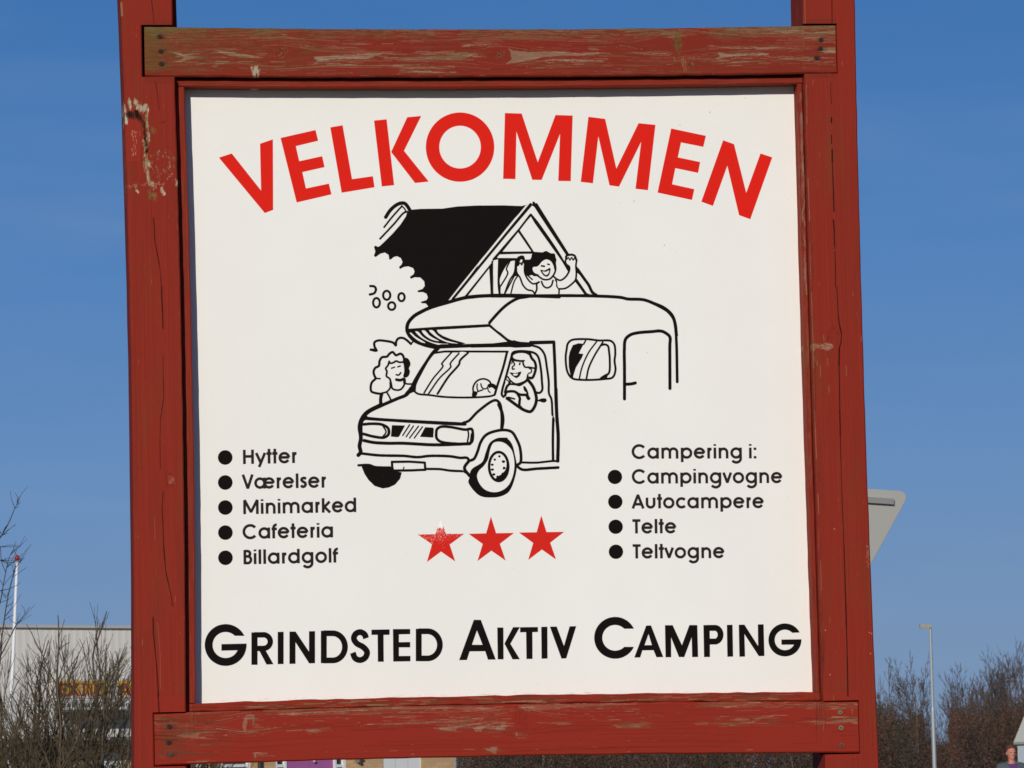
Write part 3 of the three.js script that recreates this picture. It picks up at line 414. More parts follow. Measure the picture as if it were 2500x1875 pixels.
// windscreen and bonnet
fill(C, '1120,392 1180,400 1150,430 1105,470 1035,560 940,730 868,880 850,980 830,980 780,1000 740,1028 700,1020 790,900 810,850 960,600', INK, true);
white(C, '1160,420 1215,395 2130,382 2130,415 1400,412', false); stroke(C, 26, '1110,452 1250,432 1600,432 2098,434', { hard: true }); stroke(C, 30, '2090,440 2040,640 1960,890 1925,1010'); stroke(C, 25, '842,890 838,960 880,1000 1040,1020 1250,1046 1640,1052 1860,1036 1918,1020');
stroke(C, 20, '1345,440 1222,578 1208,602 1226,624 1090,800 970,990'); stroke(C, 20, '1462,436 1338,572 1322,604 1332,636 1180,790 1032,1000'); stroke(C, 27, '1562,450 1455,555 1442,606 1300,772 1152,1002'); white(C, '1445,445 1500,437 1545,450 1470,480', true);
stroke(C, 42, '790,930 738,1012 600,1072 400,1160 220,1250 140,1335 105,1430 110,1548'); stroke(C, 26, '180,1325 400,1345 1480,1402'); stroke(C, 34, '1500,1395 1570,1370 1700,1240 1930,1090 1990,1130 2018,1300 2015,1470');
white(C, '160,1375 260,1370 250,1395 170,1400');
// hand on the wheel, passenger by the bonnet
stroke(C, 22, '1635,980 1630,930 1650,870 1700,820 1780,802 1850,832 1885,885 1945,905'); fill(C, '1835,880 1880,862 1945,895 1940,950 1880,915 1850,925', INK, true); stroke(C, 17, '1688,872 1684,920 1698,965'); stroke(C, 17, '1736,868 1750,915 1785,938 1820,925 1840,880'); fill(C, '1630,970 1690,985 1670,1035 1620,1045', INK, true); stroke(C, 15, '1832,930 1838,965 1862,985'); stroke(C, 18, '1690,975 1760,950');
stroke(C, 30, '700,530 680,480 650,462 590,482 545,440 500,465 470,500 400,512 368,565 360,625 310,655 288,705 300,760 315,795 268,845 250,900 258,970 300,990 390,1006');
fill(C, '690,528 740,520 778,565 785,612 765,660 778,698 758,765 712,786 690,772 702,700 696,620 685,570', INK, true); stroke(C, 24, '498,566 515,590 560,580 590,562 640,578 700,572'); stroke(C, 24, '495,580 482,620 452,662 468,700 462,765 505,800 528,880 540,930 590,952 650,946 690,905 702,880'); stroke(C, 12, '590,470 580,490'); stroke(C, 20, '310,795 375,800');
stroke(C, 36, '596,812 650,820 700,805 706,855'); stroke(C, 22, '705,860 740,870 810,872'); stroke(C, 17, '530,658 572,644'); stroke(C, 18, '615,640 648,628'); stroke(C, 20, '594,746 628,750 654,720'); stroke(C, 22, '512,850 512,920 470,972 390,998');
stroke(C, 42, '398,1005 385,1060 384,1140'); stroke(C, 22, '468,985 500,1040 522,1090');
// driver
stroke(D, 31, '470,1120 446,1090 452,1020 500,850 580,560 605,480 680,460 790,460 915,485 968,535 1008,700 1026,900 1028,1025 990,1062 950,1058'); stroke(D, 30, '870,372 990,412 1060,500 1098,700 1124,900 1128,1070 1162,1150 1178,1380'); stroke(D, 16, '1178,1340 1186,1400 1206,1470'); stroke(D, 28, '1192,1430 1186,1540 1188,1660');
fill(D, '596,500 680,470 830,480 850,520 790,492 720,484 640,500 606,530 620,562 700,585 780,590 760,612 640,606 585,590', INK, true); stroke(D, 24, '752,600 756,645 782,688 840,692 920,706'); stroke(D, 36, '850,490 878,560 920,610 938,680 926,760 885,845 838,842'); stroke(D, 17, '842,708 874,725 868,768 832,778'); stroke(D, 22, '532,830 575,888 645,932 725,918 800,876 822,800');
stroke(D, 19, '612,610 630,652 598,690 600,718 626,716'); stroke(D, 21, '708,632 702,652'); fill(D, '560,766 640,776 724,756 706,810 660,846 610,822', INK, true); white(D, '604,790 640,784 682,788 660,810 622,812'); stroke(D, 14, '598,600 590,640');
stroke(D, 34, '505,880 560,920 520,970 492,1050'); stroke(D, 26, '560,935 640,940 700,952 760,920 820,880'); white(D, '500,880 540,905 508,935'); stroke(D, 42, '830,880 895,970 930,1060 946,1160 920,1260 862,1332 780,1316 680,1256 590,1190 520,1140'); fill(D, '758,965 782,970 826,1050 836,1100 860,1148 826,1168 790,1110 800,1060 770,1030', INK, true);
stroke(D, 36, '492,1100 510,1055 560,1040 630,1044 700,1084 800,1092'); stroke(D, 36, '670,1070 706,1140 702,1180 698,1250'); stroke(D, 22, '540,1126 580,1136 630,1150'); fill(D, '600,1200 670,1230 740,1260 690,1275', INK, true); fill(D, '985,1160 1030,1142 1085,1148 1092,1180 1060,1202 1000,1186', INK, true); stroke(D, 22, '955,1172 1000,1174');
// side window and door
stroke(F, 27, '186,840 200,770 250,722 450,708 620,726 780,732 828,780 842,900 832,1000 844,1130 805,1225 700,1246 400,1258 260,1236 196,1150 172,950', { closed: true }); fill(F, '228,880 268,790 345,764 415,772 390,820 348,902 410,908 390,960 310,1090 275,1200 268,1245 238,1200 214,1080 213,950'); stroke(F, 20, '415,775 440,730'); stroke(F, 19, '592,738 480,892 392,1090 356,1242'); stroke(F, 23, '672,752 560,932 482,1100 452,1244'); stroke(F, 27, '652,790 700,780 742,800 758,880 768,1010 758,1160 720,1200'); fill(F, '630,1238 745,1168 735,1215 715,1250', INK, true);
stroke(F, 40, '966,1515 966,1100 964,850 980,710 1050,648 1150,622 1340,606 1450,598 1510,618 1578,678 1578,800 1580,1375'); stroke(F, 40, '975,1318 1060,1312 1112,1300');
// front
stroke(E, 36, '330,150 180,232 130,300 112,370 125,480 112,560 122,620 100,648'); stroke(E, 25, '168,290 400,306 900,336 1130,346 1150,345'); fill(E, '160,250 200,285 150,320 140,480 110,400 120,320', INK, true);
stroke(E, 26, '150,346 240,340 330,348 392,385 398,440 355,474 250,466 150,440'); stroke(E, 14, '345,368 372,420 340,468'); fill(E, '430,354 558,358 500,466 480,472 420,466'); for (const s of ['604,350 536,456', '641,362 570,468', '691,364 604,480', '730,370 650,480']) stroke(E, 12, s); fill(E, '756,374 832,378 841,392 835,476 705,468');
stroke(E, 25, '865,440 872,395 910,370 1000,372 1150,398 1212,392 1224,430 1216,515 1190,532 1000,532 900,512 868,478', { closed: true }); stroke(E, 15, '1176,402 1182,450 1172,515'); stroke(E, 12, '1210,440 1200,520'); stroke(E, 29, '155,505 250,524 400,532 550,532 800,546 950,546 1195,536');
stroke(E, 25, '130,632 300,650 550,656 680,668 800,656 1000,660 1100,675 1168,676 1190,705'); stroke(E, 22, '102,748 210,746 260,764 410,770'); stroke(E, 22, '430,714 590,712 752,722 758,792 620,798 440,800 432,760', { closed: true, hard: true }); stroke(E, 22, '762,784 900,786 1000,800 1120,806'); stroke(E, 10, '548,766 540,790');
fill(E, '128,750 230,748 270,768 430,772 440,802 526,818 510,880 460,938 400,966 340,975 260,950 200,892 160,830');
fill(E, '1125,810 1190,860 1180,910 1220,980 1300,1050 1400,1064 1500,1052 1580,1005 1640,860 1655,750 1638,650 1608,540 1560,486 1470,488 1400,535 1368,620 1340,720 1220,800 1200,850 1150,800', INK, true); white(E, '1285,800 1265,850 1285,920 1340,985 1420,1012 1500,1000 1570,950 1612,870 1633,760 1625,660 1600,590 1540,532 1480,515 1424,530 1392,600 1372,690 1330,755'); white(E, '1155,785 1215,730 1270,640 1318,520 1362,462 1440,432 1545,420 1600,440 1646,510 1672,590 1672,690 1650,640 1612,535 1565,482 1470,482 1395,530 1362,620 1326,718 1222,786 1200,840');
stroke(E, 26, '1190,705 1235,685 1268,620 1302,520 1352,452 1432,416 1540,402 1608,422 1658,500 1688,580 1692,720 1660,745'); stroke(E, 22, '1200,848 1222,795 1326,722 1364,620 1400,535 1470,492 1556,488'); stroke(E, 28, '1186,705 1142,775 1190,850');
stroke(E, 24, ell(1478, 760, 94, 142), { hard: true }); fill(E, '1530,650 1575,740 1560,840 1500,905 1440,890 1540,800 1555,720', INK, true); for (const [x, y, a, b] of [[1485, 660, 11, 11], [1440, 692, 11, 11], [1415, 742, 14, 11], [1416, 790, 16, 11], [1430, 838, 15, 12], [1468, 860, 13, 11], [1518, 832, 16, 13], [1528, 775, 18, 13], [1524, 712, 18, 13]]) fill(E, ell(x, y, a, b, 0, 360, 16)); white(E, '1500,700 1520,740 1515,800 1500,840 1470,842 1450,790 1448,730 1470,690');
stroke(E, 30, '1478,150 1510,230 1520,310 1506,400'); stroke(E, 20, '1700,720 1850,722 2010,706 2062,708'); stroke(E, 26, '1655,755 1710,790 1850,782 2062,770'); stroke(E, 24, '2014,290 2010,500 2012,700'); stroke(E, 32, '2040,0 2048,250 2062,460 2058,706');
// stars: the sun glint on the first is painted as white and pink specks
const stars = ['416,135 490,350 735,350 540,495 615,722 424,588 235,730 303,490 112,360 350,355', '1098,120 1168,342 1408,338 1218,485 1296,710 1104,577 918,716 988,487 798,350 1034,345', '1778,105 1848,327 2085,324 1898,470 1976,695 1786,562 1602,702 1670,473 1478,333 1716,330'];
for (const s of stars) fill(M, s, '#d2281f');
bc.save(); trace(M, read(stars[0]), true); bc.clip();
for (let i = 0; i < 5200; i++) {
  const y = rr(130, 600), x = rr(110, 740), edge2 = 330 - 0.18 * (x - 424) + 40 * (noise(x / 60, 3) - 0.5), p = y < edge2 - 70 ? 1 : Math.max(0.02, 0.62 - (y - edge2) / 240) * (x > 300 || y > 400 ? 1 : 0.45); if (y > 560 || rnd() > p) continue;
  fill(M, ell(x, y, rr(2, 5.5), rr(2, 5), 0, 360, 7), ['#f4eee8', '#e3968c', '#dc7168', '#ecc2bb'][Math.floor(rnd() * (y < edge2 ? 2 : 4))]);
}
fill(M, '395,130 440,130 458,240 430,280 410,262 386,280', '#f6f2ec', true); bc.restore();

// bottom line in capitals
function ring(f, cx, cy, R, r, o0, o1, i0, i1) { fill(f, [...ell(cx, cy, R, R, o0, o1, 80), ...ell(cx, cy, r, r, i1, i0, 80)]); }
ring(K, 245, 293, 176, 110, -26, -363.6, -45, -337); fill(K, '210,286 422,281 419,318 345,337 210,340');
fill(K, '463,187 514,187 514,460 463,460'); stroke(K, 42, [[488, 207], [560, 207], ...ell(562, 264, 60, 58, -90, 90, 30), [500, 322]], { hard: true, cap: 'butt' }); fill(K, '524,330 578,332 648,455 590,457');
fill(K, '685,183 734,182 734,453 685,454'); fill(K, '784,180 835,180 949,350 949,177 999,176 999,446 951,448 834,268 834,451 784,452');
const bigD = (dx, dy) => { stroke(K, 45, [[1072 + dx, 194 + dy], [1145 + dx, 194 + dy], ...ell(1147 + dx, 308.5 + dy, 105, 114.5, -90, 90, 40), [1072 + dx, 423 + dy]], { hard: true, cap: 'butt' }); fill(K, [[1049 + dx, 173 + dy], [1098 + dx, 173 + dy], [1098 + dx, 446 + dy], [1049 + dx, 446 + dy]]); };
bigD(0, 0); bigD(801, -17); stroke(K, 46, '1430,236 1418,204 1380,184 1342,200 1327,238 1350,278 1408,312 1438,352 1424,398 1380,420 1338,404 1318,358', { cap: 'butt' });
fill(K, '1476,164 1628,161 1628,206 1577,207 1579,434 1530,434 1528,207 1476,208'); fill(K, '1657,159 1802,158 1802,201 1707,203 1707,270 1802,268 1802,312 1707,313 1707,386 1804,385 1804,430 1660,432');
const hole = (f, s, c) => { fill(f, s); fill(f, c, WHITE); };
hole(L, '143,84 186,84 277,327 230,328 213,276 117,277 100,330 53,331', '162,148 197,237 131,237'); fill(L, '287,131 324,131 325,326 290,326'); fill(L, '331,229 384,129 425,129 367,231 425,325 381,326'); fill(L, '427,129 536,128 536,158 502,159 503,323 466,324 464,159 427,160'); fill(L, '557,127 594,126 595,321 559,322'); fill(L, '610,126 651,125 696,245 731,124 771,123 710,320 681,321');
ring(L, 1010, 194, 128, 79, -26, -334, -45, -315); hole(L, '1201,119 1230,118 1305,312 1264,313 1246,270 1177,271 1164,314 1128,315', '1215,170 1236,239 1190,240'); fill(L, '1316,117 1363,117 1420,240 1466,116 1514,116 1519,311 1483,312 1480,190 1434,312 1402,312 1353,190 1354,313 1320,313');
fill(L, '1552,116 1590,116 1592,311 1556,312'); stroke(L, 34, [[1575, 133], [1620, 133], ...ell(1622, 175, 35, 42, -90, 90, 30), [1575, 217]], { hard: true, cap: 'butt' }); fill(L, '1696,115 1730,114 1734,309 1699,310'); fill(L, '1769,114 1803,113 1888,245 1886,112 1921,111 1926,305 1892,306 1803,170 1807,309 1773,310');
ring(L, 2052, 207, 101, 63, -27, -362, -44, -335); fill(L, '2031,205 2152,203 2150,224 2108,236 2031,236');

// the two lists: round geometric lettering, one stroke weight; cap height 100
const arc = (cx, cy, r, a0, a1, ry = r) => ell(cx, cy, r, ry, a0, a1, 28), W = 17.6, Rr = 31.2;
const bowl = arc(39.5, 39, Rr, 0, 360);
const SHAPES = {
  H: [73, 9, 9, [[8.5, 0], [8.5, 100]], [[64.5, 0], [64.5, 100]], [[8.5, 53], [64.5, 53]]], V: [80, 1, 1, [[7, 100], [40, 3], [73, 100]]], M: [106, 9, 9, [[8.5, 0], [8.5, 98], [53, 14], [97.5, 98], [97.5, 0]]], C: [97, 5, 4, arc(50, 50, 44, -40, -320)], B: [57, 9, 5, [[8.5, 0], [8.5, 100]], [[8, 92], [26, 92], ...arc(26, 73.5, 18.5, 90, -90), [8, 55]], [[8, 55], [28, 55], ...arc(28, 31.5, 22, 90, -90, 23.5), [8, 8]]],
  A: [90, 1, 1, [[8, 0], [45, 96], [82, 0]], [[20, 30], [70, 30]]], T: [56, 2, 2, [[28, 0], [28, 92]], [[0, 92], [56, 92]]], y: [74, 1, 1, [[7, 76], [37, 8]], [[67, 76], [26, -23]]], v: [66, 1, 1, [[7, 76], [33, 5], [59, 76]]], t: [36, 2, 2, [[18, 0], [18, 103]], [[0, 70], [36, 70]]], e: [79, 5.5, 5.5, arc(39.5, 39, Rr, 2, 328), [[9, 41], [72, 41]]], r: [35, 9.5, 1, [[8.5, 0], [8.5, 77]], [[8.5, 46], ...arc(32, 46, 23, 172, 96)]],
  a: [79, 5.5, 9, bowl, [[70.5, 0], [70.5, 77]]], d: [79, 5.5, 9, bowl, [[70.5, 0], [70.5, 101]]], p: [79, 9, 5.5, bowl, [[8.5, 77], [8.5, -25]]], g: [79, 5.5, 9, bowl, [[70.5, 77], [70.5, -1], ...arc(40, -1, 30.5, 0, -150, 27)]], o: [79, 5.5, 5.5, bowl], c: [72, 5.5, 3, arc(39.5, 39, Rr, 42, 318)], i: [14, 9.5, 9.5, [[7, 0], [7, 77]], [[7, 90], [7, 102]]], l: [14, 9.5, 9.5, [[7, 0], [7, 102]]], n: [67, 9.5, 9, [[8.5, 0], [8.5, 77]], [[8.5, 42], ...arc(33.5, 44, 25, 180, 0), [58.5, 0]]], u: [67, 9, 9.5, [[8.5, 77], [8.5, 33], ...arc(33.5, 33, 25, 180, 360), [58.5, 77]]],
  m: [117, 9.5, 9, [[8.5, 0], [8.5, 77]], [[8.5, 45], ...arc(33.5, 46, 25, 180, 0), [58.5, 0]], [[58.5, 45], ...arc(83.5, 46, 25, 180, 0), [108.5, 0]]], k: [64, 9.5, 0.5, [[8.5, 0], [8.5, 101]], [[54, 77], [17, 40], [57, 0]]], s: [48, 4, 4, [[42, 63], [34, 69], [24, 70], [14, 66], [10, 57], [15, 48], [26, 42], [36, 35], [39, 24], [34, 13], [24, 8], [14, 10], [7, 19]]], f: [37, 2, 0, [[14, 0], [14, 78], ...arc(33, 76, 19, 172, 82)], [[0, 66], [36, 66]]], 'æ': [142, 5.5, 5.5, bowl, arc(103, 39, Rr, 2, 328), [[71, 0], [71, 77]], [[73, 41], [135, 41]]], ':': [17, 8, 6, [[8, 0], [8, 17]], [[8, 60], [8, 77]]], ' ': [34, 0, 0],
};
function word(f, text, a, b, cap) {                         // a, b: baseline ends
  let total = -SHAPES[text[0]][1]; for (const c of text) { const s = SHAPES[c]; total += s[0] + s[1] + s[2]; } total -= SHAPES[text[text.length - 1]][2];
  const kx = Math.hypot(b[0] - a[0], b[1] - a[1]) / total, ky = cap / 100, ex = [(b[0] - a[0]) / total, (b[1] - a[1]) / total];
  let x = -SHAPES[text[0]][1];
  for (const c of text) { const s = SHAPES[c]; x += s[1]; for (const p of s.slice(3)) stroke(f, W * (kx + ky) / 2, p.map(([gx, gy]) => [a[0] + ex[0] * (x + gx) - 0.014 * gy * ky, a[1] + ex[1] * (x + gx) - gy * ky]), { hard: true, cap: 'butt', col: INK2 }); x += s[0] + s[2]; }
}
word(I, 'Hytter', [472, 317], [1137, 303], 175); word(I, 'Værelser', [458, 622], [1497, 605], 175); word(I, 'Minimarked', [475, 932], [1858, 905], 175); word(I, 'Cafeteria', [470, 1235], [1573, 1217], 175); word(I, 'Billardgolf', [478, 1547], [1638, 1525], 175);
word(J, 'Campering i:', [413, 265], [1755, 262], 152); word(J, 'Campingvogne', [415, 534], [2035, 528], 152); word(J, 'Autocampere', [408, 803], [1835, 798], 152); word(J, 'Telte', [417, 1073], [890, 1070], 152); word(J, 'Teltvogne', [420, 1343], [1410, 1338], 152);
for (const y of [236, 543, 850, 1158, 1467]) fill(I, ell(250 + y / 400, y, 89, 89)); for (const [x, y] of [[227, 462], [231, 730], [235, 1000], [238, 1270]]) fill(J, ell(x, y, 77, 77));
// dust specks and faint dirt along the sill
for (const [x, y] of [[1636, 608], [1622, 599], [1548, 491], [1650, 617], [1580, 861], [1820, 240], [1733, 274], [1660, 305], [1401, 237], [1515, 495]]) { bc.globalAlpha = 0.35; bc.fillStyle = '#8a8478'; const p = bp(x, y); bc.beginPath(); bc.arc(p[0], p[1], rr(1.2, 2.6), 0, 7); bc.fill(); }
for (let i = 0; i < 420; i++) { const p = bp(rr(480, 1990), rr(240, 1700)); bc.globalAlpha = rr(0.04, 0.16); bc.fillStyle = i % 3 ? '#7d766a' : '#b0a890'; bc.beginPath(); bc.arc(p[0], p[1], rr(0.5, 2), 0, 7); bc.fill(); }
for (let i = 0; i < 120; i++) { const x = rr(480, 1990), p = bp(x, lerp(1714, 1690, (x - 493) / 1490) - 6 * Math.sin(Math.PI * (x - 493) / 1490) - 5 * rnd() ** 2); bc.globalAlpha = rr(0.03, 0.12); bc.fillStyle = '#8d7b62'; bc.beginPath(); bc.ellipse(p[0], p[1], rr(3, 14), rr(0.8, 2.4), 0, 0, 7); bc.fill(); }
bc.globalAlpha = 1;
{
  const g = box(-0.652, 0.652, -0.775, 0.525, ZP - 0.008, ZP), p = g.attributes.position, uv = g.attributes.uv;
  for (let i = 0; i < p.count; i++) uv.setXY(i, (p.getX(i) - BU) / BS, (p.getY(i) - BV) / BS);
  part('panel', g, new THREE.MeshPhysicalMaterial({ map: tex(boardC), roughness: 0.6, specularIntensity: 0.07 }), sign);
}

// ------------------------------------------------------------------ building behind on the left
const bark = (c) => std(c, 0.9);
const hall = thing('restaurant_hall', 'long hall with white ribbed upper wall, tan brickwork and purple doors', 'building', at(160, 1900, 104).setY(0).toArray(), 0.76);
{
  const h = (px, py) => onPlane(px, py, hall, 0), X = (px, py = 1860) => h(px, py)[0], Yy = (py, px = 200) => h(px, py)[1];
  const yTop = Yy(1535), yL1 = Yy(1738), yL0 = Yy(1751), yE1 = Yy(1808), yE0 = Yy(1820), x0 = X(-700), x1 = X(1111, 1860), dep = 16;
  const brick = new THREE.MeshStandardMaterial({ roughness: 0.9, map: (() => { const t = noiseTex(512, (x, y) => { const row = Math.floor(y * 16), bx = x * 8 + (row % 2) * 0.5, col = Math.floor(bx), m = (y * 16 - row < 0.14 || bx - col < 0.06) ? 0.93 : 0.94 + 0.1 * h2(col % 8, row); return [208 * m, 170 * m, 124 * m]; }); t.repeat.set(0.55, 0.8); return t; })() });
  const tan = (a, b, lo, hi, z = 0) => { const g = box(a, b, lo, hi, z - 0.3, z), p = g.attributes.position, u = g.attributes.uv; for (let i = 0; i < p.count; i++) u.setXY(i, p.getX(i), p.getY(i)); return g; };
  const cladM = std([0.80, 0.745, 0.65], 0.75), darkM = std([0.03, 0.028, 0.026], 0.7), whiteM = std([0.8, 0.8, 0.78], 0.5), maroonM = std([0.17, 0.03, 0.035], 0.7);
  // ribbed cladding
  const ribs = (lo, hi, zo) => { const s = new THREE.Shape(); s.moveTo(x0, -0.2); for (let x = x0; x < x1; x += 0.2) { s.lineTo(x, 0); s.lineTo(x + 0.08, 0); s.lineTo(x + 0.1, 0.0025); s.lineTo(x + 0.17, 0.0025); s.lineTo(x + 0.19, 0); } s.lineTo(x1, 0); s.lineTo(x1, -0.2); return new THREE.ExtrudeGeometry(s, { depth: hi - lo, bevelEnabled: false }).rotateX(-Math.PI / 2).scale(1, 1, -1).translate(0, lo, zo); };
  const fix = (g) => { const n = flat(g), p = n.attributes.position; for (let i = 0; i < p.count; i += 3) { const a = [p.getX(i + 1), p.getY(i + 1), p.getZ(i + 1)]; p.setXYZ(i + 1, p.getX(i + 2), p.getY(i + 2), p.getZ(i + 2)); p.setXYZ(i + 2, ...a); } n.computeVertexNormals(); return n; };
  part('cladding', fix(ribs(yL0, yTop, 0.35)), cladM, hall); part('cladding', fix(ribs(yE1, yL0 - 0.001, 0.35)), cladM, hall);
  part('capping', box(x0, x1 + 0.03, yTop, yTop + 0.06, -0.1, 0.42), std([0.55, 0.52, 0.46], 0.6), hall);
  part('ledge', box(X(128, 1744), x1, yL0, yL1, 0.385, 0.75), darkM, hall);
  const ev = part('eaves', box(x0, x1 + 0.02, yE0, yE1 - 0.002, -0.05, 0.5), std([0.05, 0.04, 0.035], 0.8), hall);
  const spikes = []; for (let x = x0; x < x1; x += 0.3) spikes.push(box(x, x + 0.12, yE1, yE1 + 0.07, 0.42, 0.5)); part('roof_edge', spikes, std([0.05, 0.04, 0.035], 0.8), hall);
  part('roof', box(x0, x1, yTop - 0.3, yTop - 0.05, -dep, 0.1), darkM, hall);
  part('wall', [tan(x0, x1, 0, yE0, -dep + 0.3), box(x1 - 0.3, x1, 0, yE0 - 0.01, -dep + 0.31, -0.301), box(x0, x0 + 0.3, 0, yE0 - 0.01, -dep + 0.31, -0.301)], brick, hall);
  // front: solid wall pieces left between the openings (photograph columns), windows and doors in them
  const open = [[248, 298, 'panel'], [458, 505, 'window'], [538, 611, 'window'], [672, 701, 'window'], [701, 817, 'door'], [817, 844, 'window'], [935, 1028, 'panel']], head = 2.35, sill = 0.5;
  let cur = x0; const W2 = [];
  for (const [a, b, kind] of open) {
    const xa = X(a), xb = X(b), top = kind === 'panel' && a < 300 ? Yy(1838, 270) : head, lo = kind === 'window' ? sill : 0;
    if (xa - cur > 0.02) W2.push(tan(cur, xa, 0, yE0)); W2.push(tan(xa, xb, top, yE0)); if (lo) W2.push(tan(xa, xb, 0, lo)); cur = xb;
    if (kind === 'window') {
      const tr = Math.min(head - 0.2, Yy(1870, a)), f = 0.07, n = xb - xa > 1 ? 2 : 1, fr = [box(xa, xa + f, lo, top, -0.12, -0.012), box(xb - f, xb, lo, top, -0.12, -0.012), box(xa + f, xb - f, top - f, top, -0.12, -0.012), box(xa + f, xb - f, lo, lo + f, -0.12, -0.012), box(xa + f, xb - f, tr - 0.035, tr + 0.035, -0.11, -0.018)];
      if (n === 2) fr.push(box((xa + xb) / 2 - 0.04, (xa + xb) / 2 + 0.04, lo + f, top - f, -0.125, -0.008));
      const w = part('window', fr, whiteM, hall); const gm = std([0.02, 0.022, 0.024], 0.08);
      const xs = n === 2 ? [[xa + f, (xa + xb) / 2 - 0.04], [(xa + xb) / 2 + 0.04, xb - f]] : [[xa + f, xb - f]];
      for (const [p, q] of xs) { part('pane', box(p, q, lo + f, tr - 0.035, -0.09, -0.08), gm, w); part('pane', box(p, q, tr + 0.035, top - f, -0.09, -0.08), gm, w); }
    } else if (kind === 'door') {
      const purple = std([0.42, 0.12, 0.33], 0.45), mid = (xa + xb) / 2;
      for (const [p, q, s] of [[xa, mid - 0.006, 1], [mid + 0.006, xb, -1]]) { const d = part('door', box(p, q, 0.02, top, -0.12, -0.05), purple, hall); part('handle', [box(s > 0 ? q - 0.12 : p + 0.08, s > 0 ? q - 0.08 : p + 0.12, 0.95, 1.25, -0.05, 0.0)], std([0.5, 0.5, 0.5], 0.3, { metalness: 0.9 }), d); }
      part('door_closer', new THREE.SphereGeometry(0.045, 12, 8).translate(X(770), Yy(1859, 770), -0.03), std([0.4, 0.4, 0.42], 0.4, { metalness: 0.6 }), hall);
    } else { const d = part('panel', box(xa, xb, 0.02, top, -0.1, -0.02), whiteM, hall); for (const fx of [0.3333, 0.6667]) part('joint', box(xa + (xb - xa) * fx - 0.006, xa + (xb - xa) * fx + 0.006, 0.05, top - 0.02, -0.021, -0.0185), std([0.45, 0.45, 0.44], 0.6), d); }
  }
  W2.push(tan(cur, x1, 0, yE0)); part('wall', W2, brick, hall);
  part('brick_band', box(x0, X(247), Yy(1841, 320), Yy(1834, 320), -0.01, 0.012), maroonM, hall); part('brick_band', box(X(299), X(457), Yy(1841, 320), Yy(1834, 320), -0.01, 0.012), maroonM, hall);
  part('downpipe', new THREE.CylinderGeometry(0.05, 0.05, yE0, 10).translate(X(630), yE0 / 2, 0.06), darkM, hall);
  const lamp = part('wall_lamp', new THREE.CylinderGeometry(0.03, 0.08, 0.09, 12).rotateX(0.5).translate(X(872), Yy(1855, 872), 0.07), std([0.1, 0.09, 0.07], 0.5), hall); part('bracket', box(X(866), X(878), Yy(1853, 872), Yy(1848, 872), -0.01, 0.12), whiteM, lamp);
  // lettering on the white wall
  const tc = canvas(1024, 256), g = tc.getContext('2d'); g.clearRect(0, 0, 1024, 256);
  const [xa, yb] = onPlane(128, 1657, hall, 0.4), [xb, ya] = [onPlane(640, 1700, hall, 0.4)[0], onPlane(128, 1733, hall, 0.4)[1]];
  const tx = (px, py) => { const [u, v] = onPlane(px, py, hall, 0.4); return [(u - xa) / (xb - xa) * 1024, 256 - (v - ya) / (yb - ya) * 256]; };
  const img = g.createImageData(1024, 256); for (let i = 0; i < 1024 * 256; i++) { img.data.set([218, 212, 202, 255], i * 4); } g.putImageData(img, 0, 0);
  const put2 = (s, px0, px1, y0, y1, col, font) => { const a = tx(px0, y1), b = tx(px1, y0); g.save(); g.fillStyle = col; g.font = font; g.textBaseline = 'alphabetic'; const m = g.measureText(s); g.translate(a[0], a[1]); g.scale((b[0] - a[0]) / m.width, 1); g.fillText(s, 0, 0); g.restore(); };
  const cap = Math.abs(tx(140, 1700)[1] - tx(140, 1663)[1]);
  for (const [c, a, b] of [['E', 140, 166], ['X', 164, 196], ['I', 198, 212], ['N', 212, 228], ['O', 230, 264], ['A', 286, 322], ['R', 330, 366]]) {
    const p = tx(a, 1700), q = tx(b, 1662); g.fillStyle = '#e3ac12'; g.beginPath(); g.roundRect(p[0] + 4, q[1], q[0] - p[0] - 2, cap * 0.98, 10); g.fill(); put2(c, a, b, 1662, 1700, '#9c2638', `bold ${Math.round(cap * 1.22)}px sans-serif`); }
  g.fillStyle = '#a04a50'; { const p = tx(132, 1706), q = tx(640, 1703); g.fillRect(p[0], p[1] - 5, q[0] - p[0], 5); }
  put2('Steakhouse - Bowling', 134, 328, 1712, 1727, '#1c1a1a', `bold ${Math.round(cap * 0.46)}px sans-serif`);
  part('sign_board', box(xa, xb, ya, yb, 0.381, 0.4), new THREE.MeshStandardMaterial({ map: tex(tc), roughness: 0.6 }), hall);
}

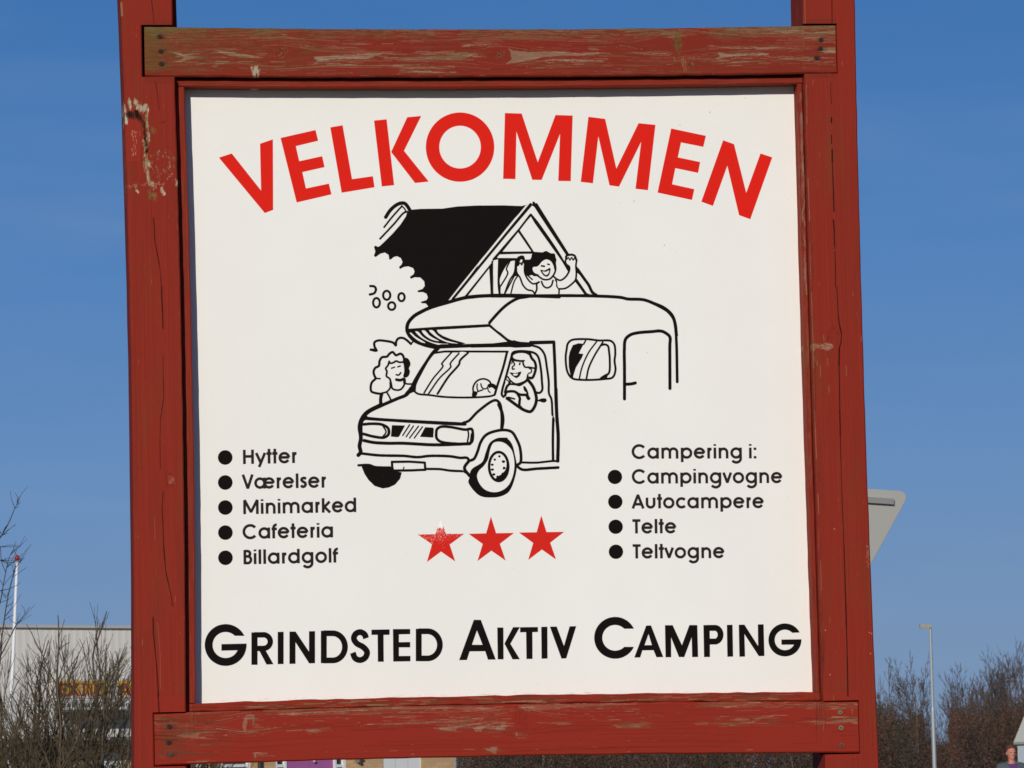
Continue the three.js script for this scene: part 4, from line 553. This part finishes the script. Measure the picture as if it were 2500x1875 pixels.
// ------------------------------------------------------------------ flagpole, lamps, road sign
{
  const top = at(42, 1363, 92), low = at(20.5, 1875, 92), d = low.clone().sub(top), base = top.clone().addScaledVector(d, top.y / -d.y);
  const f = thing('flagpole', 'tall white flagpole with a red knob on top, leaning slightly', 'flagpole', base.toArray());
  const t = top.clone().sub(base); part('pole', limb([V(0, 0, 0), t.clone().multiplyScalar(0.5), t], 0.055, 0.026, 12), std([0.78, 0.78, 0.76], 0.4), f);
  const k = part('knob', new THREE.LatheGeometry([[0.001, -0.04], [0.05, -0.04], [0.055, 0], [0.05, 0.03], [0.025, 0.06], [0.001, 0.068]].map(([x, y]) => new THREE.Vector2(x, y)), 14), std([0.35, 0.02, 0.02], 0.4), f); k.position.copy(t);
}
function lampPost(px, pyTop, depth, label) {
  const top = at(px, pyTop, depth), l = thing('street_lamp', label, 'street lamp', [top.x, 0, top.z], 0, 'street lamps along the road'), H = top.y, gal = std([0.36, 0.38, 0.38], 0.5, { metalness: 0.3 });
  part('pole', [new THREE.CylinderGeometry(0.04, 0.045, H - 3.3, 12).translate(0, 3.3 + (H - 3.3) / 2, 0), new THREE.CylinderGeometry(0.065, 0.068, 3.3, 12).translate(0, 1.65, 0), new THREE.CylinderGeometry(0.042, 0.066, 0.12, 12).translate(0, 3.36, 0)], gal, l);
  const head = part('lamp_head', new THREE.BoxGeometry(0.34, 0.11, 0.2, 1, 1, 1).translate(-0.14, H - 0.05, 0), std([0.28, 0.26, 0.2], 0.6), l); part('lamp_glass', box(-0.29, -0.02, H - 0.125, H - 0.104, -0.08, 0.08), std([0.5, 0.48, 0.4], 0.2), head);
  return l;
}
lampPost(2271, 1524, 138, 'slim grey street lamp standing before the bare trees right of the board');
lampPost(1984, 1320, 118, 'grey lamp post seen below the board beside its right post');
{
  const R = 0.9, p = at(2056, 1300, 27), s = thing('road_sign', 'grey back of a triangular road sign behind the right post', 'road sign', [p.x, 0, p.z], 0.42);
  const yTop = at(2130, 1189, 27).y, g = new THREE.Group(); const sh = new THREE.Shape(), a = R / 2, hgt = R * 0.866, r = 0.045;
  const P = [[-a, 0], [0, -hgt], [a, 0]]; P.forEach(([x, y], i) => { const A2 = P[(i + 2) % 3], B2 = P[(i + 1) % 3], n = (q) => { const l = Math.hypot(q[0] - x, q[1] - y); return [(q[0] - x) / l, (q[1] - y) / l]; }, u = n(A2), v = n(B2), k = r * 1.732; i ? sh.lineTo(x + u[0] * k, y + u[1] * k) : sh.moveTo(x + u[0] * k, y + u[1] * k); sh.quadraticCurveTo(x, y, x + v[0] * k, y + v[1] * k); }); sh.closePath();
  const backM = std([0.40, 0.385, 0.34], 0.75), railM = std([0.26, 0.26, 0.235], 0.7);
  const plate = part('plate', new THREE.ExtrudeGeometry(sh, { depth: 0.004, bevelEnabled: true, bevelSize: 0.004, bevelThickness: 0.003, bevelSegments: 2 }), backM, s); plate.position.set(0, yTop, 0); plate.rotation.z = -0.055;
  for (const [y, w] of [[-0.062, 0.335], [-0.52, 0.1]]) { const rl = part('stiffening_rail', [box(-w, w, y - 0.017, y + 0.017, 0.007, 0.03)], railM, s); rl.position.set(0, yTop, 0); rl.rotation.z = -0.055; const cl = part('clamp', [box(-0.05, 0.05, y - 0.025, y + 0.025, 0.031, 0.045)], railM, rl); }
  part('post', new THREE.CylinderGeometry(0.03, 0.03, yTop - 0.02, 14).translate(0, (yTop - 0.02) / 2, 0.062), railM, s);
}

// ------------------------------------------------------------------ bare trees and shrubs
// grows limbs; out[level] collects tubes
function grow(out, p, d, len, r, level, o) {
  const n = level ? 4 : 5, pts = [p.clone()], q = d.clone(); let c = p.clone();
  for (let i = 0; i < n; i++) { q.add(V(rr(-1, 1), rr(-1, 1), rr(-1, 1)).multiplyScalar(o.wobble)).add(V(0, o.up, 0)).normalize(); c = c.clone().addScaledVector(q, len / n); pts.push(c); }
  const rEnd = Math.max(o.rMin * 0.7, r * o.taper); (out[Math.min(level, out.length - 1)]).push(limb(pts, r, rEnd, level < 2 ? 5 : 3));
  if (level >= o.levels) return;
  const k = Math.round(rr(o.kids[level][0], o.kids[level][1]));
  for (let i = 0; i < k; i++) {
    const t = i === 0 ? 1 : rr(o.from, 0.98), f = t * n, a = Math.min(n - 1, Math.floor(f)), b = pts[a].clone().lerp(pts[a + 1], f - a), dir = pts[a + 1].clone().sub(pts[a]).normalize();
    const side = V(rr(-1, 1), rr(-1, 1), rr(-1, 1)).cross(dir).normalize(), ang = i === 0 ? rr(0.05, 0.25) : rr(o.spread[0], o.spread[1]);
    grow(out, b, dir.clone().multiplyScalar(Math.cos(ang)).addScaledVector(side, Math.sin(ang)), len * rr(o.shrink[0], o.shrink[1]), Math.max(o.rMin, (r + (rEnd - r) * t) * (i ? o.rk : 0.95)), level + 1, o);
  }
}
function shrub(px, depth, label, stems, o, colA, colB, H) {
  const b = at(px, 1900, depth), t = thing('bare_shrub', label, 'shrub', [b.x, 0, b.z]);
  for (let s = 0; s < stems; s++) {
    const lv = [[], [], []], a = s / stems * 6.283 + rr(-0.3, 0.3), tilt = rr(0.05, 0.26), d = V(Math.sin(tilt) * Math.cos(a), Math.cos(tilt), Math.sin(tilt) * Math.sin(a));
    grow(lv, V(Math.cos(a) * 0.08, 0, Math.sin(a) * 0.08), d, H * rr(0.44, 0.56), rr(0.017, 0.026), 0, o);
    const st = part('stem', lv[0], colA, t); tag(part('branches', lv[1], colA, st), '', '', '', 'stuff'); tag(part('twigs', lv[2], colB, st), '', '', '', 'stuff');
  }
  return t;
}
const barkA = bark([0.074, 0.059, 0.024]), barkB = bark([0.115, 0.082, 0.042]), barkC = bark([0.06, 0.047, 0.042]);
const so = { wobble: 0.15, up: 0.05, taper: 0.7, rMin: 0.0018, levels: 4, kids: [[4, 5], [5, 6], [4, 5], [4, 6]], from: 0.5, spread: [0.25, 0.7], shrink: [0.46, 0.64], rk: 0.56 };
shrub(206, 27, 'bare bushy shrub with thick upright stems just left of the board post', 6, so, barkA, barkB, 2.48);
shrub(100, 26, 'bare tangled shrub left of the thick-stemmed one, before the white wall', 5, so, barkA, barkB, 2.25);
shrub(-25, 28, 'bare thin shrub at the left edge around the flagpole', 4, so, barkA, barkB, 1.95);
shrub(222, 29, 'bare shrub with slanting stems half hidden behind the left post', 3, { ...so, spread: [0.2, 0.45] }, barkA, barkB, 2.68);
{
  const dep = 21, b = at(-75, 1900, dep), t = thing('sapling', 'slender bare sapling reaching in from the left edge', 'tree', [b.x, 0, b.z]);
  const q = (s) => s.split(' ').map((w) => { const [x, y] = w.split(',').map(Number); return at(x * 0.2772, 1180 + y * 0.2772, dep + 0.0012 * x).sub(t.position); });
  const trunk = part('trunk', limb([V(0, 0, 0), V(0.01, 1, 0), at(-72, 1560, dep).sub(t.position), at(-60, 1300, dep).sub(t.position), at(-48, 1120, dep).sub(t.position), at(-52, 950, dep).sub(t.position)], 0.028, 0.004, 7), barkC, t);
  for (const [s, r0, r1] of [['-210,700 -100,560 0,478 20,450 80,340 130,220 150,180 165,120', 0.0038, 0.0012], ['-190,420 -60,500 0,560 12,680 50,785', 0.0022, 0.0015], ['-250,1500 -100,1260 0,1050 28,900 58,745 90,632 155,560', 0.0036, 0.0011], ['-260,2000 -60,1640 0,1450 40,1180 70,1000 110,830 140,742 170,700 215,655', 0.004, 0.0012], ['-240,1900 -90,1690 0,1530 90,1350 150,1240 220,1150 260,1090', 0.0036, 0.0012]]) {
    const pts = q(s), br = part('branch', limb(new THREE.CatmullRomCurve3(pts).getPoints(24), r0, r1, 5), barkC, t), tw = [];
    for (let i = 0; i < 12; i++) { const a = pts[Math.floor(rr(2, pts.length - 1))], n = pts[pts.length - 1].clone().sub(pts[0]).normalize(), e = a.clone().addScaledVector(n, rr(0.02, 0.09)).add(V(rr(-0.07, 0.07), rr(0.0, 0.05), rr(-0.05, 0.05))); tw.push(limb([a, a.clone().lerp(e, 0.5).add(V(rr(-0.008, 0.008), rr(-0.008, 0.008), 0)), e], 0.0016, 0.0009, 3)); }
    tag(part('twigs', tw, barkC, br), '', '', '', 'stuff');
  }
  const extra = ['-20,950 80,930 145,898 180,875', '60,1085 95,1062 118,1045', '20,455 50,446 72,438', '150,185 170,172 185,165', '55,1010 30,985 10,960', '40,1200 90,1170 120,1160']; for (const e of extra) part('twig', limb(q(e), 0.002, 0.001, 3), barkC, trunk);
}
const treeTones = [[0.115, 0.08, 0.062], [0.1, 0.08, 0.052], [0.13, 0.085, 0.064], [0.09, 0.068, 0.053], [0.17, 0.145, 0.09]].map(bark);
const to = { wobble: 0.08, up: 0.07, taper: 0.3, rMin: 0.006, levels: 3, kids: [[17, 22], [8, 10], [5, 7]], from: 0.25, spread: [0.35, 0.75], shrink: [0.26, 0.4], rk: 0.36 };
function bareTree(px, pyTop, depth, label, tone, r = 0.07, o = to) {
  const p = at(px, pyTop, depth), t = thing('bare_tree', label, 'tree', [p.x, 0, p.z], 0, label.startsWith('one of') ? 'bare young trees of the copse' : undefined), lv = [[], [], []];
  grow(lv, V(0, 0, 0), V(rr(-0.04, 0.04), 1, rr(-0.04, 0.04)).normalize(), p.y * 0.74, r, 0, o);
  part('trunk', lv[0], treeTones[tone], t); const c = tag(part('crown', [...lv[1], ...lv[2]], treeTones[(tone + 2) % 4], t), '', '', '', 'stuff'); return t;
}
const seen = [[2148, 1700, 165, 'bare bushy tree close beside the right post of the board', 1], [2180, 1660, 170, 'bare tree between the right post and the taller thin tree', 0], [2234, 1612, 160, 'tall thin bare tree with pale trunk just left of the lamp', 4, 0.06], [2258, 1690, 168, 'low bare tree directly left of the street lamp', 3], [2318, 1670, 172, 'bare tree right of the gap beside the lamp', 0], [2341, 1642, 160, 'bare tree with a pointed top, second right of the lamp', 1], [2366, 1665, 175, 'bare tree between two taller pointed ones right of the lamp', 3], [2388, 1612, 158, 'tall dark bare tree with a forked top, middle of the right group', 2, 0.075], [2410, 1655, 172, 'lower bare tree right of the fork-topped tree', 0], [2435, 1640, 163, 'broad bare tree left of the tall ones at the right edge', 3], [2462, 1620, 170, 'bare tree above the standing man', 1], [2482, 1604, 162, 'tall bare tree above the grey hut roof', 2], [2503, 1590, 158, 'tallest bare tree, cut by the right edge', 0]];
for (const s of seen) bareTree(...s);
for (const [px, d, tone] of [[1318, 150, 4], [1225, 158, 1], [1470, 160, 3], [1640, 155, 0], [1790, 162, 1], [1905, 152, 3], [1945, 148, 4]]) bareTree(px, 1690 + (px % 7) * 6, d, { 1318: 'yellowish bare trunk under the middle of the bottom rail', 1225: 'dark bare trunk just right of the hall corner', 1470: 'dark bare tree under the board, right of the yellowish trunk', 1640: 'brown bare tree below the third star of the board', 1790: 'bare tree below the right part of the bottom rail', 1905: 'dark bare tree left of the lamp post under the board', 1945: 'pale slanting bare tree beside the lamp post under the board' }[px], tone);
// copse behind and its brown undergrowth
{
  const lv = [[], [], []]; const o2 = { ...to, levels: 2, kids: [[12, 15], [6, 8]], rMin: 0.008 };
  for (let i = 0; i < 170; i++) { const px = rr(1120, 2640), dep = rr(185, 235), p = at(px, Math.abs(px - 2288) < 32 ? rr(1750, 1790) : rr(1665, 1765), dep); grow(lv, V(p.x, 0, p.z), V(rr(-0.05, 0.05), 1, 0).normalize(), p.y * 0.76, rr(0.05, 0.08), 0, o2); }
  tag(part('copse', lv.flat(), treeTones[0], scene), 'distant bare wood behind the trees, a brown haze of twigs', 'wood', '', 'stuff');
  const tri = new THREE.BufferGeometry(); tri.setAttribute('position', new THREE.Float32BufferAttribute([-0.06, 0, 0, 0.05, 0.02, 0.01, 0.02, 0.11, 0, -0.06, 0, 0, 0.02, 0.11, 0, -0.07, 0.08, 0.02], 3)); tri.computeVertexNormals();
  const N = 380000, im = new THREE.InstancedMesh(tri, std([1, 1, 1], 0.9), N), m = new THREE.Matrix4(), qt = new THREE.Quaternion(), col = new THREE.Color();
  for (let i = 0; i < N; i++) {
    const px = rr(1115, 2620), dep = rr(146, 182), f = rnd() ** 0.95, b = at(px, 1900, dep), top = (2.5 + 2.2 * fbm(px / 60, dep / 9) + (px > 2330 ? 0.1 : -0.1)) * (Math.abs(px - 2290) < 30 ? 0.72 : 1);
    qt.setFromEuler(new THREE.Euler(rr(0, 6), rr(0, 6), rr(0, 6))); m.compose(V(b.x, f * top, b.z), qt, V(0.55, 1.1, 0.55).multiplyScalar(rr(0.25, 0.75))); im.setMatrixAt(i, m);
    const k = fbm(px / 45 + 3, f * 3 + dep) + rr(-0.22, 0.22) + (px > 2250 ? 0.06 : -0.05), br = 0.82 * rr(0.6, 1.2) * (0.5 + 0.9 * fbm(px / 14, f * 5 + 20)); k > 0.55 ? col.setRGB(0.15 * br, 0.055 * br, 0.028 * br) : k > 0.42 ? col.setRGB(0.11 * br, 0.062 * br, 0.035 * br) : col.setRGB(0.078 * br, 0.062 * br, 0.03 * br); im.setColorAt(i, col);
  }
  im.name = 'undergrowth'; im.castShadow = im.receiveShadow = true; scene.add(im); tag(im, 'brown leafy undergrowth at the foot of the bare trees', 'undergrowth', '', 'stuff');
}

// ------------------------------------------------------------------ small hut at the right edge
{
  const dep = 100, c = at(2546, 1900, dep), hut = thing('hut', 'small grey hut with a steep pale roof behind the man', 'hut', [c.x, 0, c.z], -0.113);
  const eave = at(2475, 1812, dep).y, apex = at(2500, 1752, dep), hw = c.x - at(2475, 1812, dep).x, wall = at(2484, 1812, dep), ww = c.x - wall.x, slope = (apex.y - eave) / (apex.x - (c.x - hw)), H = eave + slope * hw;
  part('wall', box(-ww, ww, 0.03, eave - 0.052, -2 * ww, 0.0), std([0.33, 0.37, 0.40], 0.8), hut);
  const pyr = new THREE.CylinderGeometry(0.04, hw * 1.4142, H - eave, 4, 1).rotateY(Math.PI / 4).toNonIndexed(); pyr.computeVertexNormals();
  part('roof', pyr.translate(0, eave + (H - eave) / 2, -ww), std([0.36, 0.36, 0.32], 0.8), hut); part('roof_edge', box(-hw, hw, eave - 0.05, eave - 0.002, -ww - hw, -ww + hw), std([0.2, 0.2, 0.18], 0.8), hut);
  part('base', box(-ww - 0.03, ww + 0.03, 0, 0.9 * at(2484, 1846, dep).y, -2 * ww - 0.03, 0.03), std([0.09, 0.06, 0.05], 0.9), hut);
  part('door', box(-0.3, 0.5, 0.05, eave * 0.8, 0.031, 0.06), std([0.2, 0.22, 0.24], 0.6), hut);
}

// ------------------------------------------------------------------ the man at the right edge
{
  function surface(dist, c, half, res) {
    const mc = new MarchingCubes(res, new THREE.MeshBasicMaterial(), false, false, 200000); mc.isolation = 0;
    for (let z = 0; z < res; z++) for (let y = 0; y < res; y++) for (let x = 0; x < res; x++) mc.field[x + y * res + z * res * res] = -dist(V((x / res * 2 - 1) * half + c.x, (y / res * 2 - 1) * half + c.y, (z / res * 2 - 1) * half + c.z));
    mc.update(); const n = mc.count, g = new THREE.BufferGeometry(); g.setAttribute('position', new THREE.BufferAttribute(mc.positionArray.slice(0, n * 3), 3)); g.setAttribute('normal', new THREE.BufferAttribute(mc.normalArray.slice(0, n * 3), 3));
    g.scale(half, half, half).translate(c.x, c.y, c.z); g.setAttribute('uv', new THREE.BufferAttribute(new Float32Array(n * 2), 2)); return g;
  }
  const smin = (a, b, k) => { const h = Math.max(0, k - Math.abs(a - b)) / k; return Math.min(a, b) - h * h * k / 4; };
  const cap = (p, a, b, ra, rb, sx = 1, sz = 1) => { const ab = b.clone().sub(a), ap = p.clone().sub(a), t = Math.min(1, Math.max(0, ap.dot(ab) / ab.lengthSq())), d = ap.addScaledVector(ab, -t); return Math.hypot(d.x / sx, d.y, d.z / sz) - (ra + (rb - ra) * t); };
  const J = (x, y, z) => V(x, y, z), sc = 1.88 / 1.80;
  const legs = [[J(0.1, 0.93, 0), J(0.11, 0.5, 0.02), 0.088, 0.06], [J(0.11, 0.5, 0.02), J(0.12, 0.09, -0.01), 0.06, 0.042], [J(-0.1, 0.93, 0), J(-0.11, 0.5, 0.03), 0.088, 0.06], [J(-0.11, 0.5, 0.03), J(-0.13, 0.09, 0), 0.06, 0.042]];
  const arms = [[J(0.2, 1.43, -0.01), J(0.27, 1.14, -0.03), 0.055, 0.043], [J(0.27, 1.14, -0.03), J(0.24, 0.9, 0.07), 0.042, 0.03], [J(-0.2, 1.43, -0.01), J(-0.27, 1.14, -0.03), 0.055, 0.043], [J(-0.27, 1.14, -0.03), J(-0.24, 0.9, 0.07), 0.042, 0.03]];
  const torso = (p, e) => { let d = cap(p, J(0, 0.98, 0), J(0, 1.2, 0), 0.125 + e, 0.125 + e, 1.25, 0.9); d = smin(d, cap(p, J(0, 1.2, 0), J(0, 1.38, 0), 0.125 + e, 0.115 + e, 1.35, 0.92), 0.08); return smin(d, cap(p, J(-0.15, 1.43, -0.01), J(0.15, 1.43, -0.01), 0.06 + e, 0.06 + e), 0.1); };
  const limbs = (p, L, e, k) => L.reduce((d, [a, b, r0, r1]) => smin(d, cap(p, a, b, r0 + e, r1 + e), k), 9);
  const man = at(2469, 1850, 84), t = thing('person', 'man in a grey jacket and purple shirt standing by the grey hut', 'person', [man.x, 0.09, man.z], 0.25);
  const skinM = std([0.52, 0.19, 0.13], 0.6), inner = new THREE.Group();
  const bodyD = (p) => { let d = torso(p, -0.01); d = smin(d, limbs(p, legs, 0, 0.04), 0.05); d = smin(d, limbs(p, arms, 0, 0.02), 0.04); return smin(d, cap(p, J(0, 1.42, -0.01), J(0, 1.58, 0.01), 0.062, 0.055), 0.04); };
  const headD = (p) => { let d = cap(p, J(0, 1.70, -0.005), J(0, 1.72, -0.012), 0.088, 0.092, 0.86, 1.05); d = smin(d, cap(p, J(0, 1.64, 0.03), J(0, 1.605, 0.05), 0.055, 0.036, 1, 1), 0.05); d = smin(d, cap(p, J(0, 1.685, 0.085), J(0, 1.655, 0.104), 0.008, 0.014), 0.018); d = smin(d, cap(p, J(-0.035, 1.705, 0.072), J(0.035, 1.705, 0.072), 0.014, 0.014), 0.02); for (const s of [-1, 1]) { d = smin(d, cap(p, J(s * 0.081, 1.69, -0.012), J(s * 0.083, 1.66, -0.005), 0.012, 0.01, 0.6, 1.2), 0.012); d = Math.max(d, -(p.distanceTo(J(s * 0.031, 1.69, 0.094)) - 0.013)); } d = smin(d, cap(p, J(-0.02, 1.628, 0.078), J(0.02, 1.628, 0.078), 0.006, 0.006), 0.012); return smin(d, cap(p, J(0, 1.52, 0), J(0, 1.62, 0.01), 0.056, 0.054), 0.03); };
  const hands = []; for (const s of [-1, 1]) { const w = J(s * 0.24, 0.9, 0.07); const hd = (p) => { let d = cap(p, w, J(s * 0.235, 0.83, 0.095), 0.026, 0.034, 0.6, 1.1); for (let f = 0; f < 4; f++) { const z = 0.07 + f * 0.021, l = [0.066, 0.076, 0.072, 0.056][3 - f]; const k1 = J(s * 0.234, 0.815, z), k2 = J(s * 0.228, 0.815 - l * 0.55, z + 0.006), k3 = J(s * 0.21, 0.815 - l, z + 0.006); d = smin(d, cap(p, k1, k2, 0.0095, 0.009), 0.006); d = smin(d, cap(p, k2, k3, 0.009, 0.008), 0.004); } d = smin(d, cap(p, J(s * 0.225, 0.87, 0.1), J(s * 0.205, 0.825, 0.135), 0.012, 0.009), 0.01); return d; }; hands.push(surface(hd, J(s * 0.23, 0.82, 0.09), 0.13, 64)); }
  const body = part('body', [surface(bodyD, J(0, 0.85, 0), 0.9, 96), surface(headD, J(0, 1.67, 0.01), 0.17, 84), ...hands].map((g) => g.scale(sc, sc, sc)), skinM, t);
  const cloth = (n, f, c, h, r, col, par = body) => part(n, surface(f, c, h, r).scale(sc, sc, sc), std(col, 0.85), par);
  cloth('trousers', (p) => Math.max(smin(limbs(p, legs, 0.022, 0.05), cap(p, J(0, 0.95, 0), J(0, 1.02, 0), 0.14, 0.135, 1.2, 0.9), 0.05), 0.07 - p.y), J(0, 0.55, 0), 0.62, 80, [0.03, 0.035, 0.05]);
  const vee = (p) => (p.z > 0.02 && p.y > 1.28 && Math.abs(p.x) < (p.y - 1.28) * 0.42 ? 1 : -1);
  const jacket = (p) => { let d = smin(torso(p, 0.022), limbs(p, arms, 0.02, 0.03), 0.05); d = Math.max(d, 0.84 - p.y); d = smin(d, Math.abs(cap(p, J(0, 1.48, -0.012), J(0, 1.53, -0.005), 0.088, 0.078)) - 0.012, 0.02); return Math.max(d, p.y - 1.545, vee(p) > 0 ? 0.01 : -9); };
  cloth('jacket', jacket, J(0, 1.2, 0), 0.42, 96, [0.07, 0.085, 0.095]);
  cloth('shirt', (p) => Math.max(torso(p, 0.008), 1.0 - p.y, p.y - 1.5), J(0, 1.25, 0), 0.32, 72, [0.10, 0.03, 0.14]);
  cloth('hair', (p) => Math.max(cap(p, J(0, 1.705, -0.012), J(0, 1.735, -0.016), 0.096, 0.098, 0.87, 1.03), -(p.y - 1.735 + (p.z - 0.03) * -0.75 - (p.z < -0.02 ? 0 : 0)), p.z > 0.035 ? 1.755 - p.y : 1.655 - p.y), J(0, 1.72, 0), 0.14, 72, [0.09, 0.035, 0.016]);
  for (const s of [-1, 1]) { const e = part('eye', new THREE.SphereGeometry(0.011, 10, 8).translate(s * 0.031 * sc, 1.69 * sc, 0.084 * sc), std([0.03, 0.025, 0.02], 0.3), body); const sh = part('shoe', new THREE.CapsuleGeometry(0.048, 0.17, 6, 12).rotateX(Math.PI / 2).scale(1, 0.85, 1).translate(s * 0.125 * sc, 0.042, 0.05), std([0.02, 0.018, 0.016], 0.5), body); }
}

renderer.render(scene, camera);
